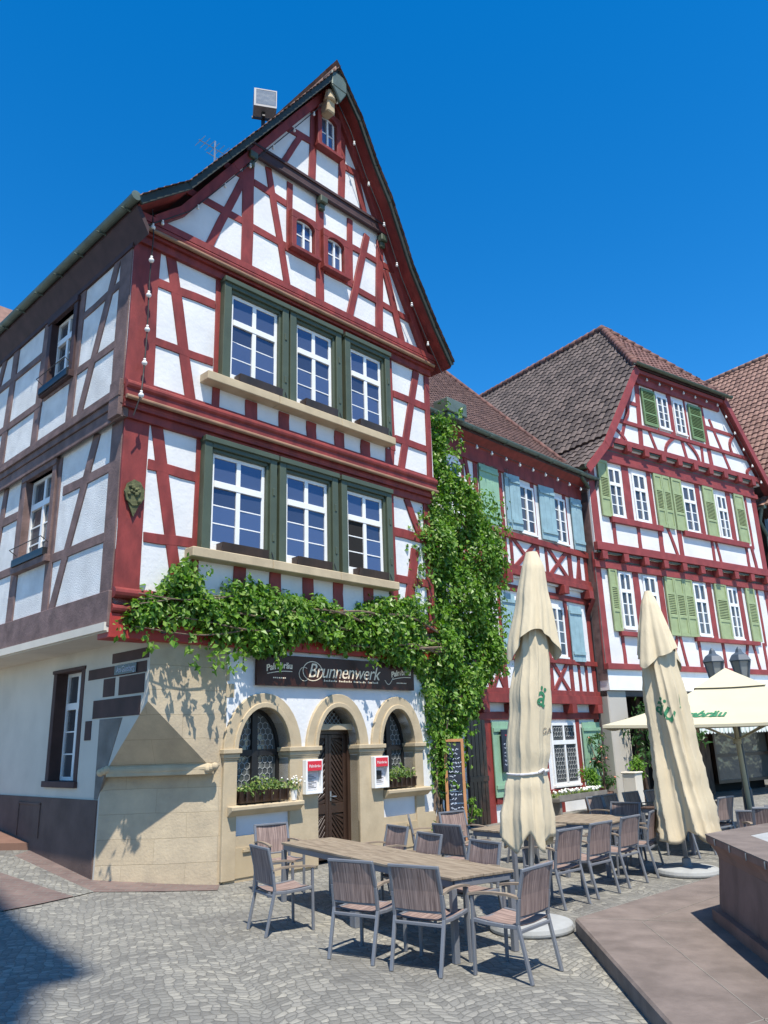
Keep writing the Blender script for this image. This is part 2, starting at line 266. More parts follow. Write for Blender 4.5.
# ---------------------------------------------------------------- mesh builder
class MB:
    def __init__(s): s.v = []; s.f = []; s.mi = []
    def add(s, vs, fs, mi=0):
        o = len(s.v); s.v += [tuple(p) for p in vs]
        for f in fs: s.f.append(tuple(i + o for i in f)); s.mi.append(mi)
        return s
    def box(s, x0, x1, y0, y1, z0, z1, mi=0):
        return s.add([(x0, y0, z0), (x1, y0, z0), (x1, y1, z0), (x0, y1, z0), (x0, y0, z1), (x1, y0, z1), (x1, y1, z1), (x0, y1, z1)],
                     [(0, 3, 2, 1), (4, 5, 6, 7), (0, 1, 5, 4), (1, 2, 6, 5), (2, 3, 7, 6), (3, 0, 4, 7)], mi)
    def prism(s, pts, vec, mi=0):
        n = len(pts); a = [Vector(p) for p in pts]; b = [p + Vector(vec) for p in a]
        fs = [tuple(range(n)), tuple(range(2 * n - 1, n - 1, -1))]
        fs += [(i, i + n, (i + 1) % n + n, (i + 1) % n) for i in range(n)]
        return s.add(a + b, fs, mi)
    def xz(s, pts, y0, y1, mi=0): return s.prism([(x, y0, z) for x, z in pts], (0, y1 - y0, 0), mi)
    def yz(s, pts, x0, x1, mi=0): return s.prism([(x0, y, z) for y, z in pts], (x1 - x0, 0, 0), mi)
    def xy(s, pts, z0, z1, mi=0): return s.prism([(x, y, z0) for x, y in pts], (0, 0, z1 - z0), mi)
    def beam(s, p0, p1, w, t, up, mi=0, w1=None):
        """box from p0 to p1, w wide across 'up' x dir, t thick along 'up' (centred)"""
        p0, p1, up = Vector(p0), Vector(p1), Vector(up).normalized()
        d = (p1 - p0).normalized(); sd = d.cross(up).normalized(); up = sd.cross(d).normalized()
        vs = []
        for p, ww in ((p0, w), (p1, w1 or w)):
            for a, b in ((-1, -1), (1, -1), (1, 1), (-1, 1)): vs.append(p + sd * a * ww / 2 + up * b * t / 2)
        return s.add(vs, [(0, 1, 2, 3), (7, 6, 5, 4), (0, 4, 5, 1), (1, 5, 6, 2), (2, 6, 7, 3), (3, 7, 4, 0)], mi)
    def tube(s, path, r, n=8, mi=0, cap=True):
        path = [Vector(p) for p in path]; m = len(path); rs = r if isinstance(r, (list, tuple)) else [r] * m
        vs = []; prev = None
        for i, p in enumerate(path):
            t = (path[min(i + 1, m - 1)] - path[max(i - 1, 0)]).normalized()
            a = prev if prev else (Vector((0, 0, 1)) if abs(t.z) < .9 else Vector((1, 0, 0)))
            a = (a - t * a.dot(t)).normalized(); prev = a; b = t.cross(a)
            for k in range(n): vs.append(p + (a * math.cos(2 * PI * k / n) + b * math.sin(2 * PI * k / n)) * rs[i])
        fs = [(i * n + k, i * n + (k + 1) % n, (i + 1) * n + (k + 1) % n, (i + 1) * n + k) for i in range(m - 1) for k in range(n)]
        if cap: fs += [tuple(range(n - 1, -1, -1)), tuple(range((m - 1) * n, m * n))]
        return s.add(vs, fs, mi)
    def lathe(s, prof, c=(0, 0, 0), n=24, mi=0):
        vs = []; m = len(prof)
        for r, z in prof:
            for k in range(n): vs.append((c[0] + r * math.cos(2 * PI * k / n), c[1] + r * math.sin(2 * PI * k / n), c[2] + z))
        fs = [(i * n + k, i * n + (k + 1) % n, (i + 1) * n + (k + 1) % n, (i + 1) * n + k) for i in range(m - 1) for k in range(n)]
        fs += [tuple(range(n - 1, -1, -1)), tuple(range((m - 1) * n, m * n))]
        return s.add(vs, fs, mi)
    def ball(s, c, r, n=8, mi=0):
        return s.lathe([(r * math.sin(PI * (i + .02) / (n * 1.01)), -r * math.cos(PI * (i + .02) / (n * 1.01))) for i in range(n + 1)], c, n + 2, mi)
    def build(s, name, mats, parent=None, smooth=False, bevel=0, loc=None, rotz=0):
        me = bpy.data.meshes.new(name); me.from_pydata(s.v, [], s.f)
        mats = mats if isinstance(mats, (list, tuple)) else [mats]
        for m in mats: me.materials.append(MAT[m] if isinstance(m, str) else m)
        if len(mats) > 1: me.polygons.foreach_set('material_index', s.mi)
        if smooth:
            me.polygons.foreach_set('use_smooth', [True] * len(me.polygons))
        me.update()
        o = bpy.data.objects.new(name, me); COL.objects.link(o)
        if parent: o.parent = parent
        if loc: o.location = loc
        if rotz: o.rotation_euler = (0, 0, rotz)
        if bevel:
            b = o.modifiers.new('bevel', 'BEVEL'); b.width = bevel; b.segments = 1; b.limit_method = 'ANGLE'; b.angle_limit = R(40)
        return o
def tag(o, label=None, cat=None, group=None, kind=None):
    if label: o['label'] = label
    if cat: o['category'] = cat
    if group: o['group'] = group
    if kind: o['kind'] = kind
    return o
def thing(name, label, cat, loc=(0, 0, 0), rotz=0, group=None):
    o = bpy.data.objects.new(name, None); o.empty_display_size = .2; COL.objects.link(o)
    o.location = loc; o.rotation_euler = (0, 0, rotz)
    return tag(o, label, cat, group)
def copy_tree(o, parent=None):
    c = o.copy(); COL.objects.link(c)
    if parent: c.parent = parent
    for ch in list(o.children): copy_tree(ch, c)
    return c
def text_mesh(body, size, depth=0.0, shear=0.0, align='CENTER', spacing=1.0, offset=0.0):
    cu = bpy.data.curves.new('lettering', 'FONT'); cu.body = body; cu.size = size; cu.shear = shear; cu.extrude = depth
    cu.align_x = align; cu.align_y = 'CENTER'; cu.space_character = spacing; cu.offset = offset
    o = bpy.data.objects.new('lettering', cu); COL.objects.link(o)
    dg = bpy.context.evaluated_depsgraph_get(); dg.update()
    me = bpy.data.meshes.new_from_object(o.evaluated_get(dg))
    vs = [tuple(v.co) for v in me.vertices]; fs = [tuple(p.vertices) for p in me.polygons]
    bpy.data.objects.remove(o); bpy.data.curves.remove(cu); bpy.data.meshes.remove(me)
    return vs, fs
def add_text(mb, body, size, fn, **k):
    vs, fs = text_mesh(body, size, **k); mb.add([fn(x, y, z) for x, y, z in vs], fs); return mb
# leaves: pointed folded blades, one loose island each
def leaves(mb, pts, nrm, size, jit=0.8, aspect=0.62, droop=0.3):
    k = len(pts)
    for i in range(k):
        p = Vector(pts[i]); nn = Vector(nrm[i]) + Vector(RNG.normal(0, jit, 3)); nn.normalize()
        t = Vector(RNG.normal(0, 1, 3)); t.z -= droop * 3; t = (t - nn * t.dot(nn)).normalized(); b = nn.cross(t)
        s_ = size * RNG.uniform(.45, 1.5); w = s_ * aspect * .5
        mb.add([p, p + t * s_ * .45 + b * w + nn * s_ * .10, p + t * s_ - nn * s_ * .12, p + t * s_ * .45 - b * w + nn * s_ * .10], [(0, 1, 2), (0, 2, 3)])
def inpoly(x, y, poly):
    c = False; n = len(poly)
    for i in range(n):
        x0, y0 = poly[i]; x1, y1 = poly[i - 1]
        if (y0 > y) != (y1 > y) and x < (x1 - x0) * (y - y0) / (y1 - y0) + x0: c = not c
    return c
PV={'brick': [(-6.28, 13.77), (-6.17, 14.56), (-4.63, 13.16), (-2.68, 12.98), (-2.58, 12.23), (-4.28, 11.98)] ,'gutter': [(-6.49, 13.72), (-6.28, 13.77), (-4.28, 11.98), (-4.45, 11.68), (-5.99, 12.71)] ,'lane': [(-5.99, 12.71), (-4.45, 11.68), (-4.72, 11.27), (-5.06, 10.85)] }
# ================================================================ SETTING
A1 = R(46.273); H1O = Vector((-2.6827, 13.0346, 0))
_t = Vector((math.cos(A1), math.sin(A1), 0)); _n = Vector((math.sin(A1), -math.cos(A1), 0))
def sstep(a, b, x):
    t = min(1, max(0, (x - a) / (b - a))); return t * t * (3 - 2 * t)
def ground_z(x, y):
    p = Vector((x, y, 0)) - H1O; u = p.dot(_t); d = -p.dot(_n)      # u along the front, d metres behind the front wall
    return .115 * ((math.log1p(math.exp((d + .15) * 2.2)) / 2.2 if d < 100 else d)) * sstep(.8, -1.2, u) * (1 if d < 40 else 1)
g = MB()
xs = sorted(set(list(np.round(np.arange(-30, 40.1, .5), 2)) + [-1500, -600, -200, -80, -45, 60, 120, 300, 800, 1500]))
ys = sorted(set(list(np.round(np.arange(-20, 50.1, .5), 2)) + [-1500, -500, -150, -60, -35, 70, 120, 300, 800, 1800]))
g.v = [(x, y, min(3, ground_z(x, y))) for y in ys for x in xs]; nx = len(xs)
g.f = [(j * nx + i, j * nx + i + 1, (j + 1) * nx + i + 1, (j + 1) * nx + i) for j in range(len(ys) - 1) for i in range(nx - 1)]; g.mi = [0] * len(g.f)
tag(g.build('cobbled_square', 'cobble', smooth=True), kind='structure')
def sheet(name, poly, mat, lift, step=.12):
    """paved strip that follows the ground"""
    x0, x1 = min(p[0] for p in poly), max(p[0] for p in poly); y0, y1 = min(p[1] for p in poly), max(p[1] for p in poly)
    import bmesh
    bm = bmesh.new(); bm.faces.new([bm.verts.new((x, y, 0)) for x, y in poly])
    for ax, lo, hi in ((0, x0, x1), (1, y0, y1)):
        k = lo + .5
        while k < hi:
            no = (1, 0, 0) if ax == 0 else (0, 1, 0); co = (k, 0, 0) if ax == 0 else (0, k, 0)
            bmesh.ops.bisect_plane(bm, geom=bm.verts[:] + bm.edges[:] + bm.faces[:], plane_co=co, plane_no=no); k += .5
    for v in bm.verts: v.co.z = ground_z(v.co.x, v.co.y) + lift
    me = bpy.data.meshes.new(name); bm.to_mesh(me); bm.free(); me.materials.append(MAT[mat])
    o = bpy.data.objects.new(name, me); COL.objects.link(o); tag(o, kind='structure'); return o
sheet('brick_pavement', PV['brick'], 'brickpave', .008)
sheet('sett_gutter', PV['gutter'], 'cobble', .012)
sheet('lane_paving', PV['lane'], 'brickpave', .016)

# ================================================================ HOUSE HELPERS
def casing(mb, x0, x1, z0, z1, w, y0, y1, bottom=True):
    mb.box(x0, x0 + w, y0, y1, z0, z1); mb.box(x1 - w, x1, y0, y1, z0, z1); mb.box(x0 + w, x1 - w, y0, y1, z1 - w, z1)
    if bottom: mb.box(x0 + w, x1 - w, y0, y1, z0, z0 + w)
def sash(mb, x0, x1, z0, z1, y0, y1, transom=None, rows=3, cols=2, fw=.065, bar=.024, mw=.085, open_leaf=None):
    """white casement: frame, centre post, transom, glazing bars; returns pane rectangles"""
    casing(mb, x0, x1, z0, z1, fw, y0, y1); xm = (x0 + x1) / 2; panes = []
    zt = z0 + (z1 - z0) * transom if transom else z1 - fw
    if transom:
        mb.box(x0 + fw, x1 - fw, y0 - .018, y1 - .004, zt - .055, zt + .06)
        mb.box(xm - mw / 2, xm + mw / 2, y0 - .004, y1 - .002, zt + .06, z1 - fw)
        panes += [(x0 + fw, xm - mw / 2, zt + .06, z1 - fw), (xm + mw / 2, x1 - fw, zt + .06, z1 - fw)]; ztop = zt - .055
    else: ztop = z1 - fw
    mb.box(xm - mw / 2, xm + mw / 2, y0 - .01, y1 - .006, z0 + fw, ztop)
    for a, b in ((x0 + fw, xm - mw / 2), (xm + mw / 2, x1 - fw)):
        for i in range(1, rows):
            zz = z0 + fw + (ztop - z0 - fw) * i / rows; mb.box(a, b, y0 + .012, y1 - .012, zz - bar / 2, zz + bar / 2)
        for i in range(rows):
            panes.append((a, b, z0 + fw + (ztop - z0 - fw) * i / rows, z0 + fw + (ztop - z0 - fw) * (i + 1) / rows))
    return panes
def pane_mesh(panes, y, skip=()):
    mb = MB()
    for i, (a, b, c, d) in enumerate(panes):
        if i in skip: continue
        t = random.uniform(-.006, .006); s2 = random.uniform(-.006, .006)      # old panes never sit quite flush
        mb.add([(a, y + t, c), (b, y - t, c), (b, y - t + s2, d), (a, y + t + s2, d), (a, y + .02, c), (b, y + .02, c), (b, y + .02, d), (a, y + .02, d)],
               [(0, 1, 2, 3), (7, 6, 5, 4), (0, 4, 5, 1), (1, 5, 6, 2), (2, 6, 7, 3), (3, 7, 4, 0)])
    return mb
def tile_slope(mb, pos, ls, lt, keep, tw=.24, tl=.30, hump=.035, lip=.03, stag=False):
    """rows of curved tiles over a slope; pos(s, t) -> (point, normal, along, up)"""
    nr = int(lt / tl); ncol = int(ls / tw)
    for j in range(nr + 1):
        for i in range(-1, ncol + 1):
            s0 = i * tw + (tw / 2 if stag and j % 2 else 0); t0 = j * tl
            if not keep(s0 + tw / 2, t0 + tl / 2): continue
            p, nn, e, up = pos(s0 + tw / 2, t0); vs = []; dz = random.uniform(-.006, .006); tz = random.uniform(-.004, .004)
            for kk, hz in ((-.5, 0.0), (-.25, hump * .75), (.05, hump), (.3, hump * .45), (.52, -.002)):
                for tt, lf in ((-.035, lip), (tl * 1.02, .004)):
                    q = p + e * (kk * tw) + up * tt + nn * (hz + lf + dz + tz * kk)
                    if hump < .01 and tt < 0: q = q + up * (abs(kk) * .12)
                    vs.append(q)
            for kk, hz in ((-.5, 0.0), (.52, -.002)):
                vs.append(p + e * (kk * tw) + up * -.035 + nn * (hz + dz - .004))
            mb.add(vs, [(0, 2, 3, 1), (2, 4, 5, 3), (4, 6, 7, 5), (6, 8, 9, 7), (0, 10, 11, 8, 6, 4, 2)])
def profile_pos(prof, s_axis, origin, back):
    """slope whose section is a polyline (d, z): d metres along 'back', eave direction s_axis"""
    seg = []; acc = 0
    for (d0, z0), (d1, z1) in zip(prof, prof[1:]):
        l = math.hypot(d1 - d0, z1 - z0); seg.append((acc, l, d0, z0, d1, z1)); acc += l
    def f(s, t):
        for a, l, d0, z0, d1, z1 in seg:
            if t <= a + l or (a, l, d0, z0, d1, z1) == seg[-1]: break
        k = (t - a) / l; up = (back * (d1 - d0) + Vector((0, 0, z1 - z0))).normalized()
        p = origin + s_axis * s + back * (d0 + (d1 - d0) * k) + Vector((0, 0, z0 + (z1 - z0) * k))
        nn = up.cross(s_axis); nn = -nn if nn.z < 0 else nn
        return p, nn.normalized(), s_axis, up
    return f, acc
def gutter(mb, p0, p1, r=.075, n=8):
    p0, p1 = Vector(p0), Vector(p1); d = (p1 - p0).normalized(); sd = d.cross(Vector((0, 0, 1))).normalized(); vs = []
    for p in (p0, p1):
        for rr in (r, r - .012):
            for k in range(n + 1):
                a = PI + PI * k / n; vs.append(p + sd * math.cos(a) * rr + Vector((0, 0, math.sin(a) * rr)))
    m = n + 1; fs = []
    for k in range(n):
        fs.append((k, k + 1, 2 * m + k + 1, 2 * m + k)); fs.append((m + k, 3 * m + k, 3 * m + k + 1, m + k + 1))
    for a, b in ((0, 2 * m), ): fs += [(0, 2 * m, 3 * m, m), (n, m + n, 3 * m + n, 2 * m + n)]
    for o in (0, 2 * m): fs += [(o + k, o + m + k, o + m + k + 1, o + k + 1) for k in range(n)]
    mb.add(vs, fs); mb.tube([p1 - d * .0, p1 + d * .012], r, 10); return mb
def lights(name, label, path, every, group, parent_loc=(0, 0, 0), rotz=0, r=.055, drop=.05):
    t = thing(name, label, 'string lights', parent_loc, rotz, group)
    c = MB(); pts = [Vector(p) for p in path]; c.tube(pts, .011, 5); c.build('cable', 'cable', t)
    acc = 0; nxt = every * .5
    for a, b in zip(pts, pts[1:]):
        l = (b - a).length
        while nxt < acc + l:
            q = a + (b - a) * ((nxt - acc) / l); m = MB(); m.tube([q, q - Vector((0, 0, drop * .7))], .022, 6); m.ball(q - Vector((0, 0, drop + r * .6)), r, 7)
            m.build('bulb', 'bulb', t, smooth=True); nxt += every
        acc += l
    return t

# ================================================================ HOUSE 1
h1 = thing('half_timbered_inn', 'tall half-timbered inn with steep gable, red beams and sage green window frames', 'house', H1O, A1)
def archpts(xa, xb, zs, zt, n=18):
    xc, hw = (xa + xb) / 2, (xb - xa) / 2
    return [(xc + hw * t, zs + (zt - zs) * (1 - abs(t) ** 2.15) ** .56) for t in [math.sin(PI / 2 * (-1 + 2 * i / n)) for i in range(n + 1)]]
N0 = len(h1.children)
# --- ground floor front wall with three arched openings
w = MB(); D0, D1 = 0.0, .45; TOP = 3.9
OPEN = [(.20, 1.29, 1.09, 1.95, 2.62), (1.93, 2.95, 0.0, 1.95, 2.64), (3.57, 4.50, 1.12, 1.95, 2.62)]
x = 0.0
for (a, b, zs0, zsp, zt) in OPEN:
    w.box(x, a, D0, D1, -.3, TOP)
    if zs0 > 0: w.box(a, b, D0, D1, -.3, zs0)
    w.xz([(a, TOP), (a, zsp)] + archpts(a, b, zsp, zt)[1:-1] + [(b, zsp), (b, TOP)], D0, D1); x = b
w.box(x, 5.2, D0, D1, -.3, TOP)
w.box(4.9, 5.2, D1, 7.9, -.3, TOP)
w.build('front_wall', 'plaster', h1)
w = MB(); w.box(-1.43, -1.03, 1.43, 2.16, 1.25, TOP); w.box(-1.43, -1.03, 3.40, 8.1, 1.25, TOP); w.box(-1.43, -1.03, 2.16, 3.40, 1.25, 1.50); w.box(-1.43, -1.03, 2.16, 3.40, 3.38, TOP); w.box(-1.10, -1.03, 2.16, 3.40, 1.5, 3.38); w.build('side_wall', 'plaster_cream', h1)
w = MB(); w.box(-1.455, -1.03, 1.38, 8.1, -.4, 1.25); w.build('side_plinth', 'maroon', h1)
w = MB(); w.box(-1.46, -1.457, 3.42, 4.36, .62, 1.12)
for yy in (3.42, 4.33): w.box(-1.475, -1.456, yy, yy + .03, .58, 1.16)
w.box(-1.475, -1.456, 3.42, 4.36, 1.12, 1.15); w.build('cellar_hatch', 'maroon', h1)
# --- chamfered corner: full corner above, triangular stop, diagonal face below
w = MB()
w.xy([(-1.43, 0), (0, 0), (0, 1.43), (-1.43, 1.43)], 2.70, TOP)
Bm, Af = (-.10, 0), (-1.43, 1.33)
w.xy([(Bm[0], Bm[1]), (0, 0), (0, 1.43), (-1.43, 1.43), (Af[0], Af[1])], -.4, 1.72)
vs = [(0, 0, 1.72), (-.30, 0, 1.72), (-1.43, 0, 2.70), (0, 0, 2.70), (-1.43, 1.13, 1.72), (-1.43, 1.43, 1.72), (-1.43, 1.43, 2.70), (0, 1.43, 1.72), (0, 1.43, 2.70)]
w.add(vs, [(0, 1, 2, 3), (1, 4, 2), (2, 4, 5, 6), (3, 8, 7, 0), (6, 5, 7, 8)])
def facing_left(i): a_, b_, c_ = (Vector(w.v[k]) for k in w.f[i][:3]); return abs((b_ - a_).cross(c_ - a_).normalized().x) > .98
w.mi = [1 if facing_left(i) else 0 for i in range(len(w.f))]  # cream on the lane face puts the sunlit strip of stone into the colour
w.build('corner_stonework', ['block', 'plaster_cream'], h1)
sh = MB(); d = Vector((Af[0] - Bm[0], Af[1] - Bm[1], 0)).normalized(); no = Vector((-1, -1, 0)).normalized()
p0 = Vector((-.24, 0, 1.69)) + no * .03; p1 = Vector((-1.43, 1.19, 1.69)) + no * .03
sh.tube([p0 + (p1 - p0) * k for k in (0, .04, .12, .3, .5, .7, .88, .96, 1)], [.05, .085, .075, .085, .088, .085, .075, .085, .05], 14)
for q in (p0, p1):
    for k in range(3): sh.ball(q + d * (.05 * (k - 1)) + no * .05 + Vector((0, 0, .02 - .02 * k)), .062, 7)
sh.prism([Vector((-.30, .0, 1.60)) + no * .06, Vector((-.22, -.0, 1.60)) - no * .06, Vector((-1.40, 1.18, 1.60)) - no * .06, Vector((-1.43, 1.13, 1.60)) + no * .06], (0, 0, .09))
sh.build('corner_shelf', 'stone', h1, smooth=False)
# --- side wall quoins, front ends cut along the shadow edge to shape a sunlit strip
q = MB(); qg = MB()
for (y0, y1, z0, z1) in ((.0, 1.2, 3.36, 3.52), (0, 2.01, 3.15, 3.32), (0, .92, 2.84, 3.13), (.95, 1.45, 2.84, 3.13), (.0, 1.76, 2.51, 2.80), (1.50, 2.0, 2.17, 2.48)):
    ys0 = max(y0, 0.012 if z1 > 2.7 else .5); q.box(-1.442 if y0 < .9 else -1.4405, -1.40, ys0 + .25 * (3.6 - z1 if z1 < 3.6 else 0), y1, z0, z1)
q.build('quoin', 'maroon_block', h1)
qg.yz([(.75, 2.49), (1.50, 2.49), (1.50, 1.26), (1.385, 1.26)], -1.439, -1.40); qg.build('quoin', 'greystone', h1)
# beige quoins on the front
q = MB()
for (x1, z0, z1) in ((.12, 2.78, 3.00), (.02, 3.05, 3.24)):
    q = MB(); q.box(-.02, x1 + .02, -.006, .02, z0, z1); q.build('front_quoin', 'stone', h1)
q = MB()
q.box(0, 1.93, -.03, .02, -.3, .63)
q.build('stone_base', 'stone', h1)
q = MB(); q.box(2.95, 5.1, -.03, .02, -.3, .63); q.build('stone_base', 'stone', h1)
for (x0, x1, z0, z1) in ((.14, .72, .02, .46), (3.62, 4.5, .05, .50)):
    q = MB(); q.box(x0, x1, -.045, -.03, z0, z1); q.box(x0 + .2, x0 + .32, -.075, -.045, z1 - .07, z1 - .03); q.box(x1 - .3, x1 - .18, -.075, -.045, z1 - .07, z1 - .03); q.build('cellar_panel', 'panel', h1)
# --- stone surrounds: arches, pilasters, capitals, sills
q = MB()
def ring(mb, a, b, zs, zt, wd, y0, y1, topx=.24):
    i = archpts(a, b, zs, zt); o = archpts(a - wd, b + wd, zs, zt + topx)
    n_ = len(i); vs = [(x_, y_, z_) for P_, y_ in ((i, y0), (o, y0), (i, y1), (o, y1)) for x_, z_ in P_]
    fs = []
    for k in range(n_ - 1): fs += [(k, n_ + k, n_ + k + 1, k + 1), (k, k + 1, 2 * n_ + k + 1, 2 * n_ + k), (n_ + k, 3 * n_ + k, 3 * n_ + k + 1, n_ + k + 1)]
    fs += [(0, 2 * n_, 3 * n_, n_), (n_ - 1, 2 * n_ - 1, 4 * n_ - 1, 3 * n_ - 1)]
    mb.add(vs, fs)
for (a, b, z0, zs, zt), wd in zip(OPEN, (.27, .26, .27)):
    ring(q, a, b, zs, zt, wd, -.055, .30); ring(q, a + .0, b - .0, zs, zt, .085, -.085, -.055, .085)
for x0, x1 in ((-.06, .20), (1.29, 1.93), (2.95, 3.57), (4.50, 4.74)):
    q.box(x0, x1, -.06, .30, 0, 1.79); q.box(x0 - .05, x1 + .05, -.12, .295, 1.89, 1.965); q.box(x0 - .025, x1 + .025, -.09, .298, 1.82, 1.89); q.box(x0 - .012, x1 + .012, -.075, .299, 1.79, 1.82)
q.box(1.93, 2.95, .06, .28, 2.235, 2.345)
q.build('stone_surround', 'stone', h1, bevel=.008)
for (x0, x1, z) in ((.02, 1.50, 1.085), (3.58, 4.82, 1.115)):
    q = MB(); q.yz([(-.20, z - .06), (-.20, z), (.28, z + .02), (.28, z - .15), (-.08, z - .15), (-.14, z - .10)], x0, x1); q.build('window_sill', 'stone', h1, bevel=.008)
# --- arched windows
def hexgrid(mb, x0, x1, z0, z1, y, s, ok, r=.005):
    dx = s * math.sqrt(3); j = 0; z = z0 + s / 2
    while z < z1 + s:
        x = x0 + (dx / 2 if j % 2 else 0)
        while x < x1 + dx:
            pts = [(x + s * math.sin(PI / 3 * k), z + s * math.cos(PI / 3 * k)) for k in range(4)]
            for a, b in zip(pts, pts[1:]):
                if ok(*a) and ok(*b): mb.beam((a[0], y, a[1]), (b[0], y, b[1]), r * 2, .008, (0, 1, 0))
            x += dx
        z += 1.5 * s; j += 1
for k in (0, 2):
    a, b, z0, zs, zt = OPEN[k]; xm = (a + b) / 2
    f = MB(); ap = archpts(a, b, zs, zt); ip = archpts(a + .06, b - .06, zs, zt - .06)
    for i in range(len(ap) - 1): f.xz([ip[i], ip[i + 1], ap[i + 1], ap[i]], .24, .33)
    f.box(a, a + .06, .24, .33, z0, zs); f.box(b - .06, b, .24, .33, z0, zs); f.box(a + .06, b - .06, .242, .33, z0, z0 + .07)
    f.box(xm - .055, xm + .055, .22, .325, z0 + .07, zt - .05); f.box(a + .06, xm - .055, .225, .32, zs - .11, zs - .01); f.box(xm + .055, b - .06, .225, .32, zs - .11, zs - .01)
    for xx in (a + .06, xm + .055): f.box(xx, xx + .035, .236, .31, z0 + .07, zs - .11)
    fr = f.build('window', 'black', h1)
    gl = MB(); gl.xz([(a + .06, z0 + .07), (b - .06, z0 + .07), (b - .06, zs)] + ip[::-1][1:-1] + [(a + .06, zs)], .285, .30); gl.build('pane', 'glass_dark', fr)
    ll = MB(); ok = lambda x_, z_: a + .07 < x_ < b - .07 and z_ > z0 + .06 and (z_ < zs or z_ < zs + (zt - zs - .08) * (1 - abs((x_ - xm) / (b - a) * 2.2) ** 2.15 if abs((x_ - xm) / (b - a) * 2.2) < 1 else 0) ** .56)
    hexgrid(ll, a, b, z0, zt, .278, .062, ok); ll.build('lead_lattice', 'lead', fr)
# --- door
a, b, z0, zs, zt = OPEN[1]
dr = MB(); dr.box(a, a + .07, .20, .32, 0, 2.235); dr.box(b - .07, b, .20, .32, 0, 2.235); dr.box(a + .07, b - .07, .20, .32, 2.17, 2.235)
fl = archpts(a, b, zs + .39, zt); dr.xz([(a + .02, 2.346)] + [p for p in archpts(a + .01, b - .01, zs, zt - .01) if p[1] > 2.36] + [(b - .02, 2.346)], .27, .29)
door = dr.build('door', 'dark_wood', h1)
lf = MB(); xm = (a + b) / 2
for s0, s1, sg in ((a + .07, xm - .004, 1), (xm + .004, b - .07, -1)):
    lf = MB(); casing(lf, s0, s1, .02, 2.165, .075, .245, .30); lf.box(s0 + .075, s1 - .075, .245, .30, .78, .95)
    lf.box(s0 + .075, s1 - .075, .285, .30, .095, 2.09)
    for (zb, zc) in ((.095, .78), (.95, 2.09)):
        z = zb - .35
        while z < zc + .1:
            pts = [(s0 + .075, z), (s1 - .075, z + .36), (s1 - .075, z + .43), (s0 + .075, z + .07)]
            if sg < 0: pts = [(s0 + s1 - x_, z_) for x_, z_ in pts]
            pts = [(x_, min(zc, max(zb, z_))) for x_, z_ in pts]
            if max(p[1] for p in pts) - min(p[1] for p in pts) > .05: lf.prism([(x_, .258, z_) for x_, z_ in pts], (0, .027, 0))
            z += .105
    le = lf.build('door_leaf', 'dark_wood', door, bevel=.006)
hd = MB(); hd.tube([(xm + .045, .245, 1.07), (xm + .045, .19, 1.07), (xm + .13, .18, 1.07)], .011, 8); hd.box(xm + .03, xm + .06, .236, .246, 1.0, 1.16); hd.build('door_handle', 'zinc', door)
gr = MB(); 
for i in range(-8, 9):
    for sg in (1, -1):
        p = [(xm + i * .11 + sg * t, 2.35 + t) for t in np.linspace(0, .3, 7)]
        for (xa, za), (xb, zb) in zip(p, p[1:]):
            lim = lambda x_, z_: a + .03 < x_ < b - .03 and z_ < zs + (zt - zs) * max(0, 1 - abs((x_ - xm) / ((b - a) / 2)) ** 2.15) ** .56 - .01
            if lim(xa, za) and lim(xb, zb): gr.beam((xa, .262, za), (xb, .262, zb), .012, .012, (0, 1, 0))
gr.build('fanlight_grille', 'lead', door)
# the ground storey is scaled about the camera, so its front wall comes forward
for o_ in list(h1.children):
    o_.data.transform(Matrix(((.9755, 0, 0, -.186), (0, .9755, 0, -.268), (0, 0, .9755, .049), (0, 0, 0, 1))))
    for c_ in o_.children_recursive: c_.data.transform(Matrix(((.9755, 0, 0, -.186), (0, .9755, 0, -.268), (0, 0, .9755, .049), (0, 0, 0, 1))))
GX = lambda v: v * .9755 - .186
GY = lambda v: v * .9755 - .268
GZ = lambda v: v * .9755 + .049
# --- upper walls
F1, F2, FG = .35, .45, .50                       # how far each storey leans out over the unscaled ground floor
XL1, XL2, XR = -2.28, -2.37, 4.95
SWIN = ((XL1, F1, 3.95, 7.30, 2.08, 3.29, 5.22, 6.85), (XL2, F2, 7.30, 10.4, 1.60, 2.60, 8.46, 9.85))
w = MB(); w.box(XL1 + .32, XR, -F1, 7.9, 3.95, 7.30); w.box(XL2 + .32, XR + .1, -F2, 7.9, 7.30, 10.4)
for xl, f_, za, zb, ya, yb, wa, wb in SWIN:
    w.box(xl, xl + .32, -f_, ya, za, zb); w.box(xl, xl + .32, yb, 7.9, za, zb); w.box(xl, xl + .32, ya, yb, za, wa); w.box(xl, xl + .32, ya, yb, wb, zb)
gp = [(-2.25, 10.4), (-1.72, 10.95), (-.62, 12.55), (.9, 14.75), (1.82, 16.1), (2.14, 15.9), (3.0, 14.5), (3.9, 12.45), (4.95, 10.4)]
w.xz(gp, -FG, 0); w.build('upper_wall', 'plaster', h1)
w = MB()
for (xl, f_, za, zb, ya, yb, wa, wb), z0_, z1_ in zip(SWIN, (4.1, 7.32), (7.2, 10.35)):
    w.box(xl - .006, xl, -f_ + .01, ya, z0_, z1_); w.box(xl - .006, xl, yb, 7.85, z0_, z1_); w.box(xl - .006, xl, ya, yb, z0_, wa); w.box(xl - .006, xl, ya, yb, wb, z1_)
w.build('side_roughcast', 'plaster_old', h1)
